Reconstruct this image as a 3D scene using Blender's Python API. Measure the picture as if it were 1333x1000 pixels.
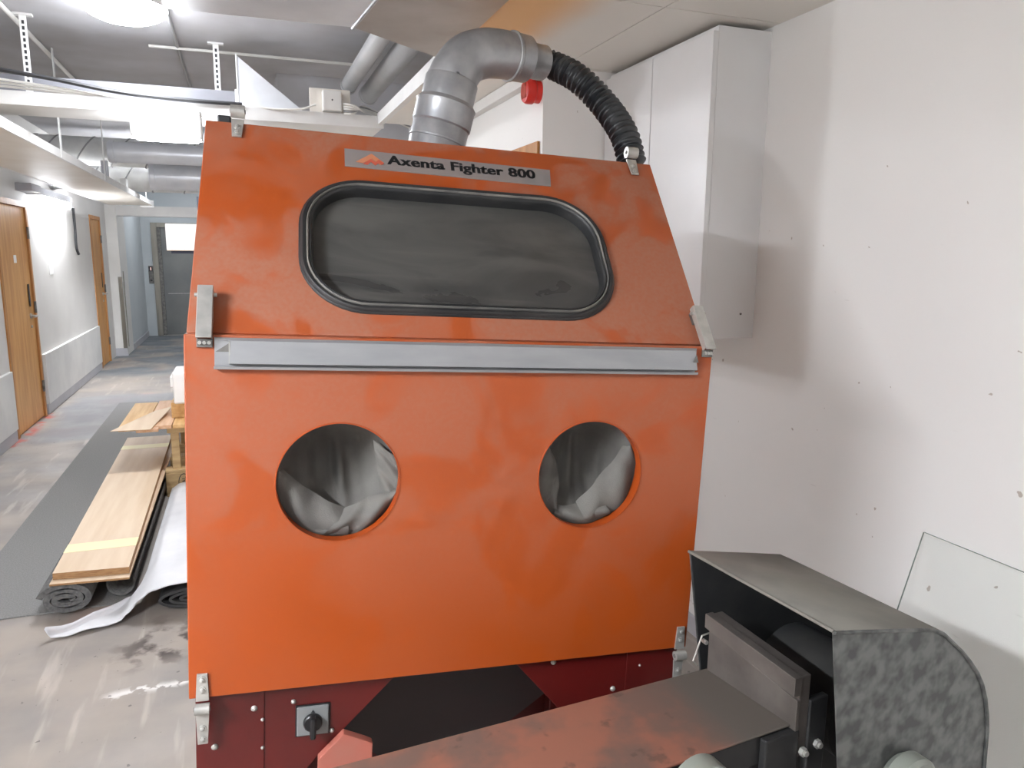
import bpy, bmesh, math, random
from mathutils import Vector, Matrix
random.seed(7)
for o in list(bpy.data.objects): bpy.data.objects.remove(o)
scene = bpy.context.scene
COL = scene.collection

# ------------------------------------------------------------------ camera
F, CX, CY, CAMH = 962.0, 666.5, 500.0, 1.62
PITCH, YAW, ROLL = math.radians(10.0), math.radians(19.95), math.radians(0.5)
CAM = Vector((0, 0, CAMH))
_f = Vector((math.sin(YAW)*math.cos(PITCH), math.cos(YAW)*math.cos(PITCH), -math.sin(PITCH)))
_r0 = Vector((math.cos(YAW), -math.sin(YAW), 0))
_u0 = _r0.cross(_f)
_r = math.cos(ROLL)*_r0 + math.sin(ROLL)*_u0
_u = math.cos(ROLL)*_u0 - math.sin(ROLL)*_r0
cd = bpy.data.cameras.new('camera')
cam = bpy.data.objects.new('camera', cd); COL.objects.link(cam)
cd.sensor_fit = 'HORIZONTAL'; cd.sensor_width = 36.0; cd.lens = 36.0*F/1333.0
cd.clip_start = 0.02; cd.clip_end = 100
cam.matrix_world = Matrix(((_r.x, _u.x, -_f.x, CAM.x), (_r.y, _u.y, -_f.y, CAM.y), (_r.z, _u.z, -_f.z, CAM.z), (0, 0, 0, 1)))
scene.camera = cam

# ------------------------------------------------------------------ world, exposure
w = bpy.data.worlds.new('world'); scene.world = w; w.use_nodes = True
w.node_tree.nodes['Background'].inputs[0].default_value = (0.8, 0.9, 1.0, 1)
w.node_tree.nodes['Background'].inputs[1].default_value = 0.02
vs = scene.view_settings
vs.view_transform = 'Standard'; vs.look = 'None'; vs.gamma = 1.0; vs.use_curve_mapping = False
vs.exposure = 0.25
# brightness of the lamp diffusers (all built further down; three of the round ones are added fill)
LAMP_KEY = 390.0       # tube fitting beside the photographer
LAMP_TUBE = 120.0      # tube fitting under the cross tray
LAMP_ROUND = 105.0     # round ceiling lamps: one in view, three added unseen as fill
LAMP_WALL = 130.0      # wall lamp down the corridor

# ------------------------------------------------------------------ pixel -> place
def ray(px, py): return _r*((px-CX)/F) - _u*((py-CY)/F) + _f
def onz(px, py, z): d = ray(px, py); return CAM + d*((z-CAM.z)/d.z)
def onx(px, py, x): d = ray(px, py); return CAM + d*((x-CAM.x)/d.x)
def ony(px, py, y): d = ray(px, py); return CAM + d*((y-CAM.y)/d.y)

# ------------------------------------------------------------------ materials
def lin(c):
    return tuple(((v/255.0)/12.92 if v/255.0 <= 0.04045 else ((v/255.0+0.055)/1.055)**2.4) for v in c) + (1.0,)
def mat(name, col, rough=0.6, metal=0.0, col2=None, scale=6.0, contrast=(0.35, 0.65), bump=0.0, bscale=60.0,
        detail=4.0, stretch=(1, 1, 1), spec=0.5, coat=0.0, voronoi=False):
    m = bpy.data.materials.new(name); m.use_nodes = True
    nt = m.node_tree; b = nt.nodes['Principled BSDF']
    b.inputs['Base Color'].default_value = lin(col)
    b.inputs['Roughness'].default_value = rough; b.inputs['Metallic'].default_value = metal
    b.inputs['Specular IOR Level'].default_value = spec
    b.inputs['Coat Weight'].default_value = coat
    tc = nt.nodes.new('ShaderNodeTexCoord'); mp = nt.nodes.new('ShaderNodeMapping')
    mp.inputs['Scale'].default_value = stretch
    nt.links.new(tc.outputs['Object'], mp.inputs[0])
    if col2 is not None:
        if voronoi:
            n = nt.nodes.new('ShaderNodeTexVoronoi'); n.inputs['Scale'].default_value = scale; out = n.outputs['Color']
        else:
            n = nt.nodes.new('ShaderNodeTexNoise'); n.inputs['Scale'].default_value = scale
            n.inputs['Detail'].default_value = detail; out = n.outputs[0]
        nt.links.new(mp.outputs[0], n.inputs['Vector'])
        r = nt.nodes.new('ShaderNodeValToRGB')
        r.color_ramp.elements[0].position, r.color_ramp.elements[1].position = contrast
        r.color_ramp.elements[0].color = lin(col); r.color_ramp.elements[1].color = lin(col2)
        nt.links.new(out, r.inputs[0]); nt.links.new(r.outputs[0], b.inputs['Base Color'])
    if bump:
        n2 = nt.nodes.new('ShaderNodeTexNoise'); n2.inputs['Scale'].default_value = bscale; n2.inputs['Detail'].default_value = 3
        nt.links.new(mp.outputs[0], n2.inputs['Vector'])
        bp = nt.nodes.new('ShaderNodeBump'); bp.inputs['Strength'].default_value = bump; bp.inputs['Distance'].default_value = 0.01
        nt.links.new(n2.outputs[0], bp.inputs['Height']); nt.links.new(bp.outputs[0], b.inputs['Normal'])
    return m
def emit(name, strength, col=(244, 248, 255)):
    m = bpy.data.materials.new(name); m.use_nodes = True
    b = m.node_tree.nodes['Principled BSDF']
    b.inputs['Base Color'].default_value = lin((240, 240, 240))
    b.inputs['Emission Color'].default_value = lin(col); b.inputs['Emission Strength'].default_value = strength
    return m

class NB:
    """small node builder"""
    def __init__(s, m): s.m = m; s.nt = m.node_tree; s.b = s.nt.nodes['Principled BSDF']
    def n(s, t, **kw):
        x = s.nt.nodes.new(t)
        for k, v in kw.items(): setattr(x, k, v)
        return x
    def l(s, a, b): s.nt.links.new(a, b)
    def noise(s, vec, scale, detail=4, rough=0.5, dist=0.0):
        x = s.n('ShaderNodeTexNoise'); x.inputs['Scale'].default_value = scale; x.inputs['Detail'].default_value = detail
        x.inputs['Roughness'].default_value = rough; x.inputs['Distortion'].default_value = dist
        s.l(vec, x.inputs['Vector']); return x.outputs[0]
    def rng(s, v, a, b, c=0.0, d=1.0):
        x = s.n('ShaderNodeMapRange'); x.interpolation_type = 'SMOOTHSTEP'
        for i, q in enumerate((a, b, c, d)): x.inputs[i+1].default_value = q
        s.l(v, x.inputs[0]); return x.outputs[0]
    def math(s, op, a, b=None):
        x = s.n('ShaderNodeMath', operation=op)
        for i, q in enumerate((a, b)):
            if q is None: continue
            if isinstance(q, (int, float)): x.inputs[i].default_value = q
            else: s.l(q, x.inputs[i])
        return x.outputs[0]
    def mix(s, fac, a, b):
        x = s.n('ShaderNodeMix', data_type='RGBA')
        if isinstance(fac, (int, float)): x.inputs[0].default_value = fac
        else: s.l(fac, x.inputs[0])
        for i, q in ((6, a), (7, b)):
            if isinstance(q, tuple): x.inputs[i].default_value = q
            else: s.l(q, x.inputs[i])
        return x.outputs[2]
    def obj(s):
        t = s.n('ShaderNodeTexCoord'); return t.outputs['Object']
    def sep(s, v):
        x = s.n('ShaderNodeSeparateXYZ'); s.l(v, x.inputs[0]); return x.outputs
    def box(s, xyz, x0, x1, y0, y1, e=0.05):
        a = s.rng(xyz[0], x0-e, x0+e); b = s.rng(xyz[0], x1-e, x1+e, 1, 0)
        c = s.rng(xyz[1], y0-e, y0+e); d = s.rng(xyz[1], y1-e, y1+e, 1, 0)
        return s.math('MULTIPLY', s.math('MULTIPLY', a, b), s.math('MULTIPLY', c, d))

def orange_paint(name, dust, zlo, zhi, seed):
    """glossy orange paint with grey blasting dust, wiped away in patches; dust thickest between zlo and zhi (local height)"""
    m = bpy.data.materials.new(name); m.use_nodes = True; q = NB(m)
    v = q.obj(); mp = q.n('ShaderNodeMapping'); mp.inputs['Location'].default_value = (seed, seed*1.7, 0); q.l(v, mp.inputs[0]); p = mp.outputs[0]
    wipes = q.rng(q.noise(p, 7.5, 3, 0.5, 0.8), 0.46, 0.62)
    broad = q.rng(q.noise(p, 2.2, 2), 0.27, 0.52)
    hgt = q.rng(q.sep(v)[2], zlo, zhi, 0.12, 1.0)
    grain = q.rng(q.noise(p, 140, 2), 0.3, 0.7, 0.75, 1.0)
    d = q.math('MULTIPLY', q.math('MULTIPLY', q.math('MULTIPLY', q.math('SUBTRACT', 1.0, q.math('MULTIPLY', wipes, 0.8)), broad), hgt), grain)
    d = q.math('MULTIPLY', d, dust)
    c = q.mix(q.noise(p, 3.0, 2), lin((156, 66, 15)), lin((161, 70, 17)))
    c = q.mix(d, c, lin((152, 100, 78)))
    q.l(c, q.b.inputs['Base Color'])
    q.l(q.rng(d, 0, 0.5, 0.38, 0.7), q.b.inputs['Roughness'])
    return m

M = {}
M['orange_up'] = orange_paint('orange_paint_dusty', 0.9, -2.0, -1.0, 1.3)
M['orange_low'] = orange_paint('orange_paint_front', 0.55, 0.75, 1.35, 4.1)
M['orange_body'] = mat('orange_paint_body', (156, 65, 16), 0.45)
M['red'] = mat('dark_red_paint', (88, 14, 11), 0.42, col2=(72, 11, 9), scale=5)
M['red_dark'] = mat('dark_hopper_paint', (34, 10, 10), 0.6, col2=(24, 12, 13), scale=7)
M['salmon'] = mat('dusty_red_paint', (168, 88, 72), 0.6, col2=(160, 98, 84), scale=9)
M['rubber'] = mat('black_rubber', (28, 30, 32), 0.5, col2=(46, 46, 46), scale=9)
M['rubber_light'] = mat('worn_rubber_bead', (128, 124, 117), 0.42, col2=(80, 80, 78), scale=12)
M['alu'] = mat('brushed_aluminium', (160, 161, 163), 0.36, 0.45, col2=(150, 152, 154), scale=8, stretch=(1, 4, 4))
M['steel'] = mat('zinc_plated_steel', (190, 188, 182), 0.36, 0.5, col2=(166, 165, 160), scale=30)
M['steel_dark'] = mat('dull_steel', (132, 130, 125), 0.45, 0.5, col2=(95, 94, 92), scale=25)
M['galv_duct'] = mat('galvanised_duct', (178, 179, 180), 0.36, 0.45, col2=(150, 152, 155), scale=22, contrast=(0.3, 0.7))
M['plastic_black'] = mat('black_plastic', (22, 23, 25), 0.4)
M['hose'] = mat('black_hose', (34, 37, 40), 0.35, col2=(50, 52, 54), scale=30)
M['fabric'] = mat('grey_glove_fabric', (112, 110, 105), 0.95, col2=(98, 96, 93), scale=14, bump=0.15, bscale=500, spec=0.1)
M['plate_grey'] = mat('grey_sign_plate', (124, 121, 121), 0.5, col2=(136, 126, 122), scale=9)
M['ink'] = mat('dark_lettering', (40, 42, 44), 0.6)
M['emblem_light'] = mat('emblem_light_orange', (190, 122, 88), 0.6)
M['emblem_red'] = mat('emblem_red', (184, 84, 62), 0.6)
M['switch_grey'] = mat('switch_plate_grey', (120, 122, 122), 0.45)
M['wall'] = None
M['white_paint'] = mat('white_paint', (232, 231, 228), 0.55, col2=(222, 221, 219), scale=4)
M['white_board'] = mat('white_laminate', (236, 234, 229), 0.4, col2=(228, 226, 222), scale=2.5)
M['cabinet_white'] = mat('cabinet_white_laminate', (230, 230, 230), 0.35, col2=(224, 223, 222), scale=2)
M['cream'] = mat('cream_board', (236, 230, 220), 0.5, col2=(228, 220, 208), scale=3)
M['concrete_ceiling'] = mat('grey_ceiling', (196, 196, 200), 0.85, col2=(172, 170, 170), scale=1.6, detail=6)
M['sheet_metal'] = mat('duct_sheet_metal', (172, 164, 156), 0.42, 0.4, col2=(150, 138, 126), scale=3, stretch=(1, 1, 1))
M['sheet_bright'] = mat('bright_sheet_metal', (228, 229, 232), 0.34, 0.15, col2=(214, 216, 220), scale=5)
M['grey_metal_paint'] = mat('light_grey_painted_metal', (190, 190, 194), 0.55, col2=(180, 180, 186), scale=4)
M['duct_paint'] = mat('dull_grey_duct_paint', (136, 136, 142), 0.6, col2=(126, 126, 132), scale=4)
M['duct_white'] = mat('pale_insulated_duct', (222, 222, 220), 0.6, col2=(205, 205, 204), scale=8)
M['pipe_grey'] = mat('grey_plastic_pipe', (178, 178, 178), 0.45, col2=(166, 166, 166), scale=5)
M['cable_white'] = mat('white_cable', (228, 226, 220), 0.5)
M['cable_grey'] = mat('grey_cable', (150, 150, 150), 0.5)
M['cable_dark'] = mat('dark_cable', (50, 50, 52), 0.5)
M['wood_door'] = mat('oak_veneer', (216, 164, 98), 0.45, col2=(198, 140, 78), scale=3.2, stretch=(6, 6, 0.7), detail=6)
M['wood_frame'] = mat('oak_frame', (190, 134, 76), 0.5, col2=(170, 115, 60), scale=4, stretch=(6, 6, 0.7))
M['ply'] = mat('pale_plywood', (218, 197, 170), 0.6, col2=(210, 186, 157), scale=3, stretch=(8, 0.6, 8), detail=5)
M['ply_edge'] = mat('plywood_edge', (176, 138, 96), 0.75, col2=(150, 112, 76), scale=30, stretch=(1, 1, 6))
M['pine'] = mat('pine_board', (226, 188, 130), 0.6, col2=(206, 160, 104), scale=4, stretch=(9, 0.7, 9), detail=5)
M['pine_pink'] = mat('pinkish_pine_board', (222, 184, 150), 0.6, col2=(205, 160, 122), scale=4, stretch=(9, 0.7, 9), detail=5)
M['pine_grey'] = mat('weathered_pine', (196, 168, 124), 0.75, col2=(170, 142, 100), scale=6, stretch=(1, 1, 6))
M['tape'] = mat('pale_yellow_tape', (236, 226, 176), 0.5)
M['paper'] = mat('white_paper', (244, 243, 240), 0.6)
M['carpet'] = mat('grey_carpet', (152, 151, 149), 0.97, col2=(130, 129, 128), scale=160, contrast=(0.3, 0.7), bump=0.4, bscale=400, spec=0.1)
M['carpet_back'] = mat('carpet_backing', (112, 112, 110), 0.9, col2=(86, 86, 86), scale=60)
M['vinyl'] = mat('pale_vinyl_sheet', (226, 226, 228), 0.5, col2=(212, 213, 216), scale=5)
M['vinyl_dark'] = mat('dark_roll_material', (64, 64, 64), 0.8, col2=(44, 44, 46), scale=10)
M['blue_paint'] = mat('pale_blue_wall_paint', (204, 210, 212), 0.6, col2=(196, 203, 206), scale=2)
M['lift_steel'] = mat('lift_door_steel', (122, 124, 122), 0.42, 0.55, col2=(108, 110, 110), scale=2)
M['lift_frame'] = mat('lift_frame_steel', (150, 146, 136), 0.35, 0.7, col2=(128, 124, 116), scale=2, stretch=(8, 8, 0.5))
M['navy'] = mat('navy_rack_paint', (52, 58, 78), 0.5)
M['alarm_red'] = mat('red_alarm_plastic', (210, 44, 34), 0.35)
M['wood_tan'] = M['wood_frame']
M['hood'] = mat('mottled_galvanised_sheet', (76, 78, 77), 0.5, 0.4, col2=(114, 115, 113), scale=34, contrast=(0.38, 0.62), detail=2)
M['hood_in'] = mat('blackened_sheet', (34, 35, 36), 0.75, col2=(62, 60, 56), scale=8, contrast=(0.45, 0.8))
M['hood_top'] = mat('dusty_sheet_top', (124, 121, 113), 0.7, 0.2, col2=(100, 98, 93), scale=6, contrast=(0.4, 0.7))
M['rest'] = mat('worn_work_rest_steel', (108, 102, 97), 0.4, 0.4, col2=(84, 79, 75), scale=14, contrast=(0.4, 0.7))
M['iron'] = mat('dark_cast_iron', (46, 46, 46), 0.6, 0.3, col2=(34, 34, 35), scale=12)
M['knob_grey'] = mat('grey_green_enamel', (128, 132, 124), 0.45)

def belt_mat():
    m = bpy.data.materials.new('worn_abrasive_belt'); m.use_nodes = True; q = NB(m); v = q.obj(); x = q.sep(v)
    c = q.mix(q.rng(q.noise(v, 9, 5), 0.4, 0.62), lin((134, 88, 72)), lin((104, 82, 73)))
    c = q.mix(q.rng(q.noise(v, 26, 3), 0.62, 0.72, 0, 0.5), c, lin((70, 60, 56)))
    c = q.mix(q.rng(x[0], -0.16, -0.06), c, lin((88, 82, 76)))        # bare grey end under the hood
    q.l(c, q.b.inputs['Base Color']); q.b.inputs['Roughness'].default_value = 0.85; q.b.inputs['Specular IOR Level'].default_value = 0.2; return m
M['belt'] = belt_mat()

def wall_mat():
    m = bpy.data.materials.new('cream_wall_paint'); m.use_nodes = True; q = NB(m); v = q.obj()
    c = q.mix(q.noise(v, 1.4, 4), lin((243, 242, 239)), lin((238, 236, 233)))
    spots = q.rng(q.noise(v, 26, 2, 0.5, 0.4), 0.745, 0.765, 0, 0.6)
    c = q.mix(spots, c, lin((150, 128, 108)))
    mp = q.n('ShaderNodeMapping'); mp.inputs['Scale'].default_value = (1, 3.0, 26); q.l(v, mp.inputs[0])
    sc = q.rng(q.noise(mp.outputs[0], 2.6, 2), 0.75, 0.79, 0, 0.25)
    c = q.mix(sc, c, lin((178, 172, 166)))
    q.l(c, q.b.inputs['Base Color']); q.b.inputs['Roughness'].default_value = 0.6; return m
M['wall'] = wall_mat()
def wall_left_mat():
    m = bpy.data.materials.new('painted_masonry'); m.use_nodes = True; q = NB(m); v = q.obj()
    c = q.mix(q.noise(v, 2.2, 5), lin((234, 232, 228)), lin((214, 211, 207)))
    q.l(c, q.b.inputs['Base Color']); q.b.inputs['Roughness'].default_value = 0.7; return m
M['wall_left'] = wall_left_mat()

def floor_mat():
    m = bpy.data.materials.new('worn_painted_concrete'); m.use_nodes = True; q = NB(m); v = q.obj()
    wob = q.noise(v, 1.3, 5); x = q.sep(v)
    xs = q.math('ADD', x[0], q.math('MULTIPLY', q.math('SUBTRACT', wob, 0.5), 0.35))
    ys = q.math('ADD', x[1], q.math('MULTIPLY', q.math('SUBTRACT', q.noise(v, 2.1, 5), 0.5), 0.35))
    c = q.mix(q.rng(q.noise(v, 2.4, 6), 0.35, 0.68), lin((166, 156, 146)), lin((144, 138, 133)))
    mp = q.n('ShaderNodeMapping'); mp.inputs['Rotation'].default_value = (0, 0, 0.5); mp.inputs['Scale'].default_value = (9, 1.1, 1); q.l(v, mp.inputs[0])
    c = q.mix(q.rng(q.noise(mp.outputs[0], 1.5, 4), 0.56, 0.72, 0, 0.35), c, lin((214, 204, 194)))
    c = q.mix(q.rng(q.noise(v, 1.1, 3, 0.5, 0.5), 0.60, 0.74, 0, 0.45), c, lin((204, 148, 130)))        # red paint traces
    c = q.mix(q.math('MULTIPLY', q.box((xs, ys), -1.78, 2.0, 7.1, 9.3, 0.10), 0.8), c, lin((140, 141, 144)))  # darker repainted field
    far = q.rng(ys, 10.2, 11.2)
    c = q.mix(q.math('MULTIPLY', far, q.rng(q.noise(v, 1.6, 5), 0.36, 0.56)), c, lin((118, 124, 128)))       # dark worn floor by the lift
    blotch = q.math('MULTIPLY', q.box((xs, ys), -0.52, -0.22, 3.02, 3.38, 0.10), q.rng(q.noise(v, 9, 4), 0.46, 0.62))
    c = q.mix(blotch, c, lin((76, 66, 62)))                                                                # dark oil stain
    streak = q.math('MULTIPLY', q.box((x[0], ys), -0.55, 0.2, 2.82, 2.86, 0.03), q.rng(q.noise(v, 16, 4), 0.5, 0.56))
    c = q.mix(streak, c, lin((235, 232, 228)))                                                             # spilled white plaster
    red = q.math('MULTIPLY', q.box((x[0], x[1]), -1.90, -1.82, 7.0, 8.4, 0.04), q.rng(q.noise(v, 7, 3), 0.42, 0.6))
    c = q.mix(red, c, lin((190, 96, 84)))
    c = q.mix(q.rng(q.noise(v, 34, 2), 0.70, 0.74, 0, 0.7), c, lin((92, 88, 86)))                          # small chips
    q.l(c, q.b.inputs['Base Color'])
    q.l(q.rng(q.noise(v, 3, 4), 0.3, 0.7, 0.45, 0.7), q.b.inputs['Roughness'])
    bp = q.n('ShaderNodeBump'); bp.inputs['Strength'].default_value = 0.08; q.l(q.noise(v, 40, 4), bp.inputs['Height']); q.l(bp.outputs[0], q.b.inputs['Normal'])
    return m
M['floor'] = floor_mat()

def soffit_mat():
    m = bpy.data.materials.new('white_ceiling_board_with_painted_glow'); m.use_nodes = True; q = NB(m); v = q.obj(); x = q.sep(v)
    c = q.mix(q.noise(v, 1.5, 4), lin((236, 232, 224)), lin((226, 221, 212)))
    st = q.box((q.math('ADD', x[0], q.math('MULTIPLY', q.math('SUBTRACT', q.noise(v, 2.5, 2), 0.5), 0.1)), x[1]), 0.5, 1.06, 1.2, 2.72, 0.11)  # tan patch: orange light bounced onto the boards, painted into their colour
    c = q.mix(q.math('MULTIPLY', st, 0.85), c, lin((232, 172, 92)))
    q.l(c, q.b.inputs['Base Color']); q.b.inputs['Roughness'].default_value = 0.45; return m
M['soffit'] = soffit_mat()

def glass_dirty():
    m = bpy.data.materials.new('sandblasted_dusty_glass'); m.use_nodes = True; q = NB(m); v = q.obj()
    mp = q.n('ShaderNodeMapping'); mp.inputs['Scale'].default_value = (0.6, 1, 1.8); q.l(v, mp.inputs[0])
    n = q.noise(mp.outputs[0], 5.5, 5, 0.55, 0.8)
    c = q.mix(q.rng(n, 0.35, 0.68), lin((56, 56, 55)), lin((80, 79, 76)))
    st = q.n('ShaderNodeMapping'); st.inputs['Scale'].default_value = (1.2, 1, 22); q.l(v, st.inputs[0])
    c = q.mix(q.rng(q.noise(st.outputs[0], 2.2, 3), 0.6, 0.75, 0, 0.35), c, lin((94, 91, 87)))
    q.l(c, q.b.inputs['Base Color']); q.l(q.rng(n, 0.3, 0.7, 0.25, 0.5), q.b.inputs['Roughness'])
    return m
M['dirty_glass'] = glass_dirty()

def pane_mat():
    m = bpy.data.materials.new('clear_pane'); m.use_nodes = True; nt = m.node_tree
    nt.nodes.remove(nt.nodes['Principled BSDF']); out = nt.nodes['Material Output']
    t = nt.nodes.new('ShaderNodeBsdfTransparent'); t.inputs[0].default_value = (0.985, 0.99, 0.985, 1)
    g = nt.nodes.new('ShaderNodeBsdfGlossy'); g.inputs['Roughness'].default_value = 0.05; g.inputs['Color'].default_value = (0.9, 0.95, 0.92, 1)
    fr = nt.nodes.new('ShaderNodeFresnel'); fr.inputs[0].default_value = 1.15
    mx = nt.nodes.new('ShaderNodeMixShader')
    nt.links.new(fr.outputs[0], mx.inputs[0]); nt.links.new(t.outputs[0], mx.inputs[1]); nt.links.new(g.outputs[0], mx.inputs[2])
    nt.links.new(mx.outputs[0], out.inputs[0]); return m
M['pane'] = pane_mat()
M['pane_edge'] = mat('green_glass_edge', (120, 132, 126), 0.25)

# ------------------------------------------------------------------ mesh helpers
I4 = Matrix.Identity(4)
def BM(): return bmesh.new()
def box(bm, x0, x1, y0, y1, z0, z1, mx=None):
    vs_ = [bm.verts.new((mx @ Vector(p)) if mx else p) for p in ((x0,y0,z0),(x1,y0,z0),(x1,y1,z0),(x0,y1,z0),(x0,y0,z1),(x1,y0,z1),(x1,y1,z1),(x0,y1,z1))]
    for f in ((0,3,2,1),(4,5,6,7),(0,1,5,4),(1,2,6,5),(2,3,7,6),(3,0,4,7)): bm.faces.new([vs_[i] for i in f])
    return bm
def rbox(bm, x0, x1, y0, y1, z0, z1, r=0.003, seg=2, mx=None):
    """box with rounded edges"""
    t = bmesh.new(); box(t, x0, x1, y0, y1, z0, z1)
    bmesh.ops.bevel(t, geom=t.edges[:], offset=r, segments=seg, profile=0.5, affect='EDGES')
    merge(bm, t, mx); return bm
def merge(bm, t, mx=None):
    if mx: bmesh.ops.transform(t, matrix=mx, verts=t.verts)
    me = bpy.data.meshes.new('tmp'); t.to_mesh(me); t.free(); bm.from_mesh(me); bpy.data.meshes.remove(me)
def frame_of(d):
    d = d.normalized(); a = Vector((0, 0, 1)) if abs(d.z) < 0.9 else Vector((1, 0, 0))
    s = d.cross(a).normalized(); return s, s.cross(d).normalized()
def tube(bm, pts, radii, seg=16, cap=True, up=None):
    """swept round tube through pts with a radius at each"""
    pts = [Vector(p) for p in pts]
    if isinstance(radii, (int, float)): radii = [radii]*len(pts)
    rings = []; s = t_ = None
    for i, p in enumerate(pts):
        a = pts[max(0, i-1)]; b = pts[min(len(pts)-1, i+1)]
        d = (b-a)
        if d.length < 1e-9: d = (pts[-1]-pts[0])
        d.normalize()
        if s is None: s, t_ = frame_of(d)
        else:
            s = (s - d*s.dot(d)).normalized(); t_ = s.cross(d).normalized()
        rings.append([bm.verts.new(p + (s*math.cos(2*math.pi*k/seg) + t_*math.sin(2*math.pi*k/seg))*radii[i]) for k in range(seg)])
    for i in range(len(rings)-1):
        for k in range(seg):
            bm.faces.new((rings[i][k], rings[i][(k+1) % seg], rings[i+1][(k+1) % seg], rings[i+1][k]))
    if cap:
        bm.faces.new(rings[0]); bm.faces.new(rings[-1][::-1])
    return bm
def cyl(bm, a, b, r, seg=20, cap=True, r2=None):
    return tube(bm, [a, b], [r, r if r2 is None else r2], seg, cap)
def prism(bm, poly, mx, depth):
    """2-D polygon in the xy plane of mx, pushed along its z by depth"""
    n = len(poly)
    a = [bm.verts.new(mx @ Vector((x, y, 0))) for x, y in poly]; b = [bm.verts.new(mx @ Vector((x, y, depth))) for x, y in poly]
    bm.faces.new(a[::-1]); bm.faces.new(b)
    for i in range(n): bm.faces.new((a[i], a[(i+1) % n], b[(i+1) % n], b[i]))
    return bm
def strip(bm, rows):
    """grid of points -> quads"""
    g = [[bm.verts.new(p) for p in r] for r in rows]
    for i in range(len(g)-1):
        for j in range(len(g[0])-1): bm.faces.new((g[i][j], g[i][j+1], g[i+1][j+1], g[i+1][j]))
    return bm
def obj(name, bm, m, parent=None, smooth=False, bevel=0.0, solid=0.0, kind=None, angle=35):
    bmesh.ops.recalc_face_normals(bm, faces=bm.faces)
    me = bpy.data.meshes.new(name); bm.to_mesh(me); bm.free()
    o = bpy.data.objects.new(name, me); COL.objects.link(o)
    for mm in (m if isinstance(m, (list, tuple)) else [m]): me.materials.append(mm)
    if smooth:
        for p in me.polygons: p.use_smooth = True
        me.set_sharp_from_angle(angle=math.radians(angle))
    if solid:
        md = o.modifiers.new('solid', 'SOLIDIFY'); md.thickness = solid; md.offset = 0
    if bevel:
        md = o.modifiers.new('bevel', 'BEVEL'); md.width = bevel; md.segments = 2; md.limit_method = 'ANGLE'; md.angle_limit = math.radians(40)
    if parent: o.parent = parent
    if kind: o['kind'] = kind
    return o
def tag(o, label, cat, group=None):
    o['label'] = label; o['category'] = cat
    if group: o['group'] = group
    return o
def thing(name, label, cat, mx=None, group=None):
    o = bpy.data.objects.new(name, None); COL.objects.link(o); o.empty_display_size = 0.05
    o.matrix_world = mx or I4
    return tag(o, label, cat, group)
def at(x, y, z): return Matrix.Translation((x, y, z))
def struct(name, bm, m, parent=None, **k):
    o = obj(name, bm, m, parent, **k); o['kind'] = 'structure'
    return o
def plate_with_holes(loops, mx, th):
    """flat sheet with holes: first loop outer, others holes; lies in xy of mx, thickness th towards +z"""
    cu = bpy.data.curves.new('tmp', 'CURVE'); cu.dimensions = '2D'; cu.fill_mode = 'BOTH'; cu.extrude = th/2
    for lp in loops:
        s = cu.splines.new('POLY'); s.points.add(len(lp)-1); s.use_cyclic_u = True
        for pnt, (x, y) in zip(s.points, lp): pnt.co = (x, y, 0, 1)
    ob = bpy.data.objects.new('tmp', cu); COL.objects.link(ob)
    dg = bpy.context.evaluated_depsgraph_get(); dg.update()
    me = bpy.data.meshes.new_from_object(ob.evaluated_get(dg))
    bm = BM(); bm.from_mesh(me); bmesh.ops.remove_doubles(bm, verts=bm.verts, dist=1e-6)
    bmesh.ops.transform(bm, matrix=mx @ at(0, 0, th/2), verts=bm.verts)
    bpy.data.objects.remove(ob); bpy.data.curves.remove(cu); bpy.data.meshes.remove(me)
    return bm
def text_mesh(body, x0, x1, y0, y1, mx, th=0.0006, offset=0.0):
    """lettering stretched to a box in xy of mx"""
    cu = bpy.data.curves.new('tmp', 'FONT'); cu.body = body; cu.size = 1.0; cu.extrude = 0.0; cu.offset = offset
    cu.space_character = 1.04
    ob = bpy.data.objects.new('tmp', cu); COL.objects.link(ob)
    dg = bpy.context.evaluated_depsgraph_get(); dg.update()
    me = bpy.data.meshes.new_from_object(ob.evaluated_get(dg))
    bm = BM(); bm.from_mesh(me)
    bpy.data.objects.remove(ob); bpy.data.curves.remove(cu); bpy.data.meshes.remove(me)
    xs = [v.co.x for v in bm.verts]; ys = [v.co.y for v in bm.verts]
    for v in bm.verts:
        v.co = mx @ Vector((x0 + (v.co.x-min(xs))/(max(xs)-min(xs))*(x1-x0), y0 + (v.co.y-min(ys))/(max(ys)-min(ys))*(y1-y0), th))
    return bm
def circle(cx, cy, r, n=48, ry=None): return [(cx + r*math.cos(2*math.pi*i/n), cy + (ry or r)*math.sin(2*math.pi*i/n)) for i in range(n)]
def rrect(x0, x1, y0, y1, r, n=12):
    out = []
    for cx, cy, a in ((x1-r, y1-r, 0), (x0+r, y1-r, 90), (x0+r, y0+r, 180), (x1-r, y0+r, 270)):
        for i in range(n+1):
            t = math.radians(a + 90*i/n); out.append((cx + r*math.cos(t), cy + r*math.sin(t)))
    return out
def catmull(pts, n=12):
    pts = [Vector(p) for p in pts]; P = [2*pts[0]-pts[1]] + pts + [2*pts[-1]-pts[-2]]; out = []
    for i in range(1, len(P)-2):
        for k in range(n):
            t = k/n; a, b, c, d = P[i-1], P[i], P[i+1], P[i+2]
            out.append(0.5*((2*b) + (c-a)*t + (2*a-5*b+4*c-d)*t*t + (3*b-a-3*c+d)*t**3))
    out.append(pts[-1]); return out

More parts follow.
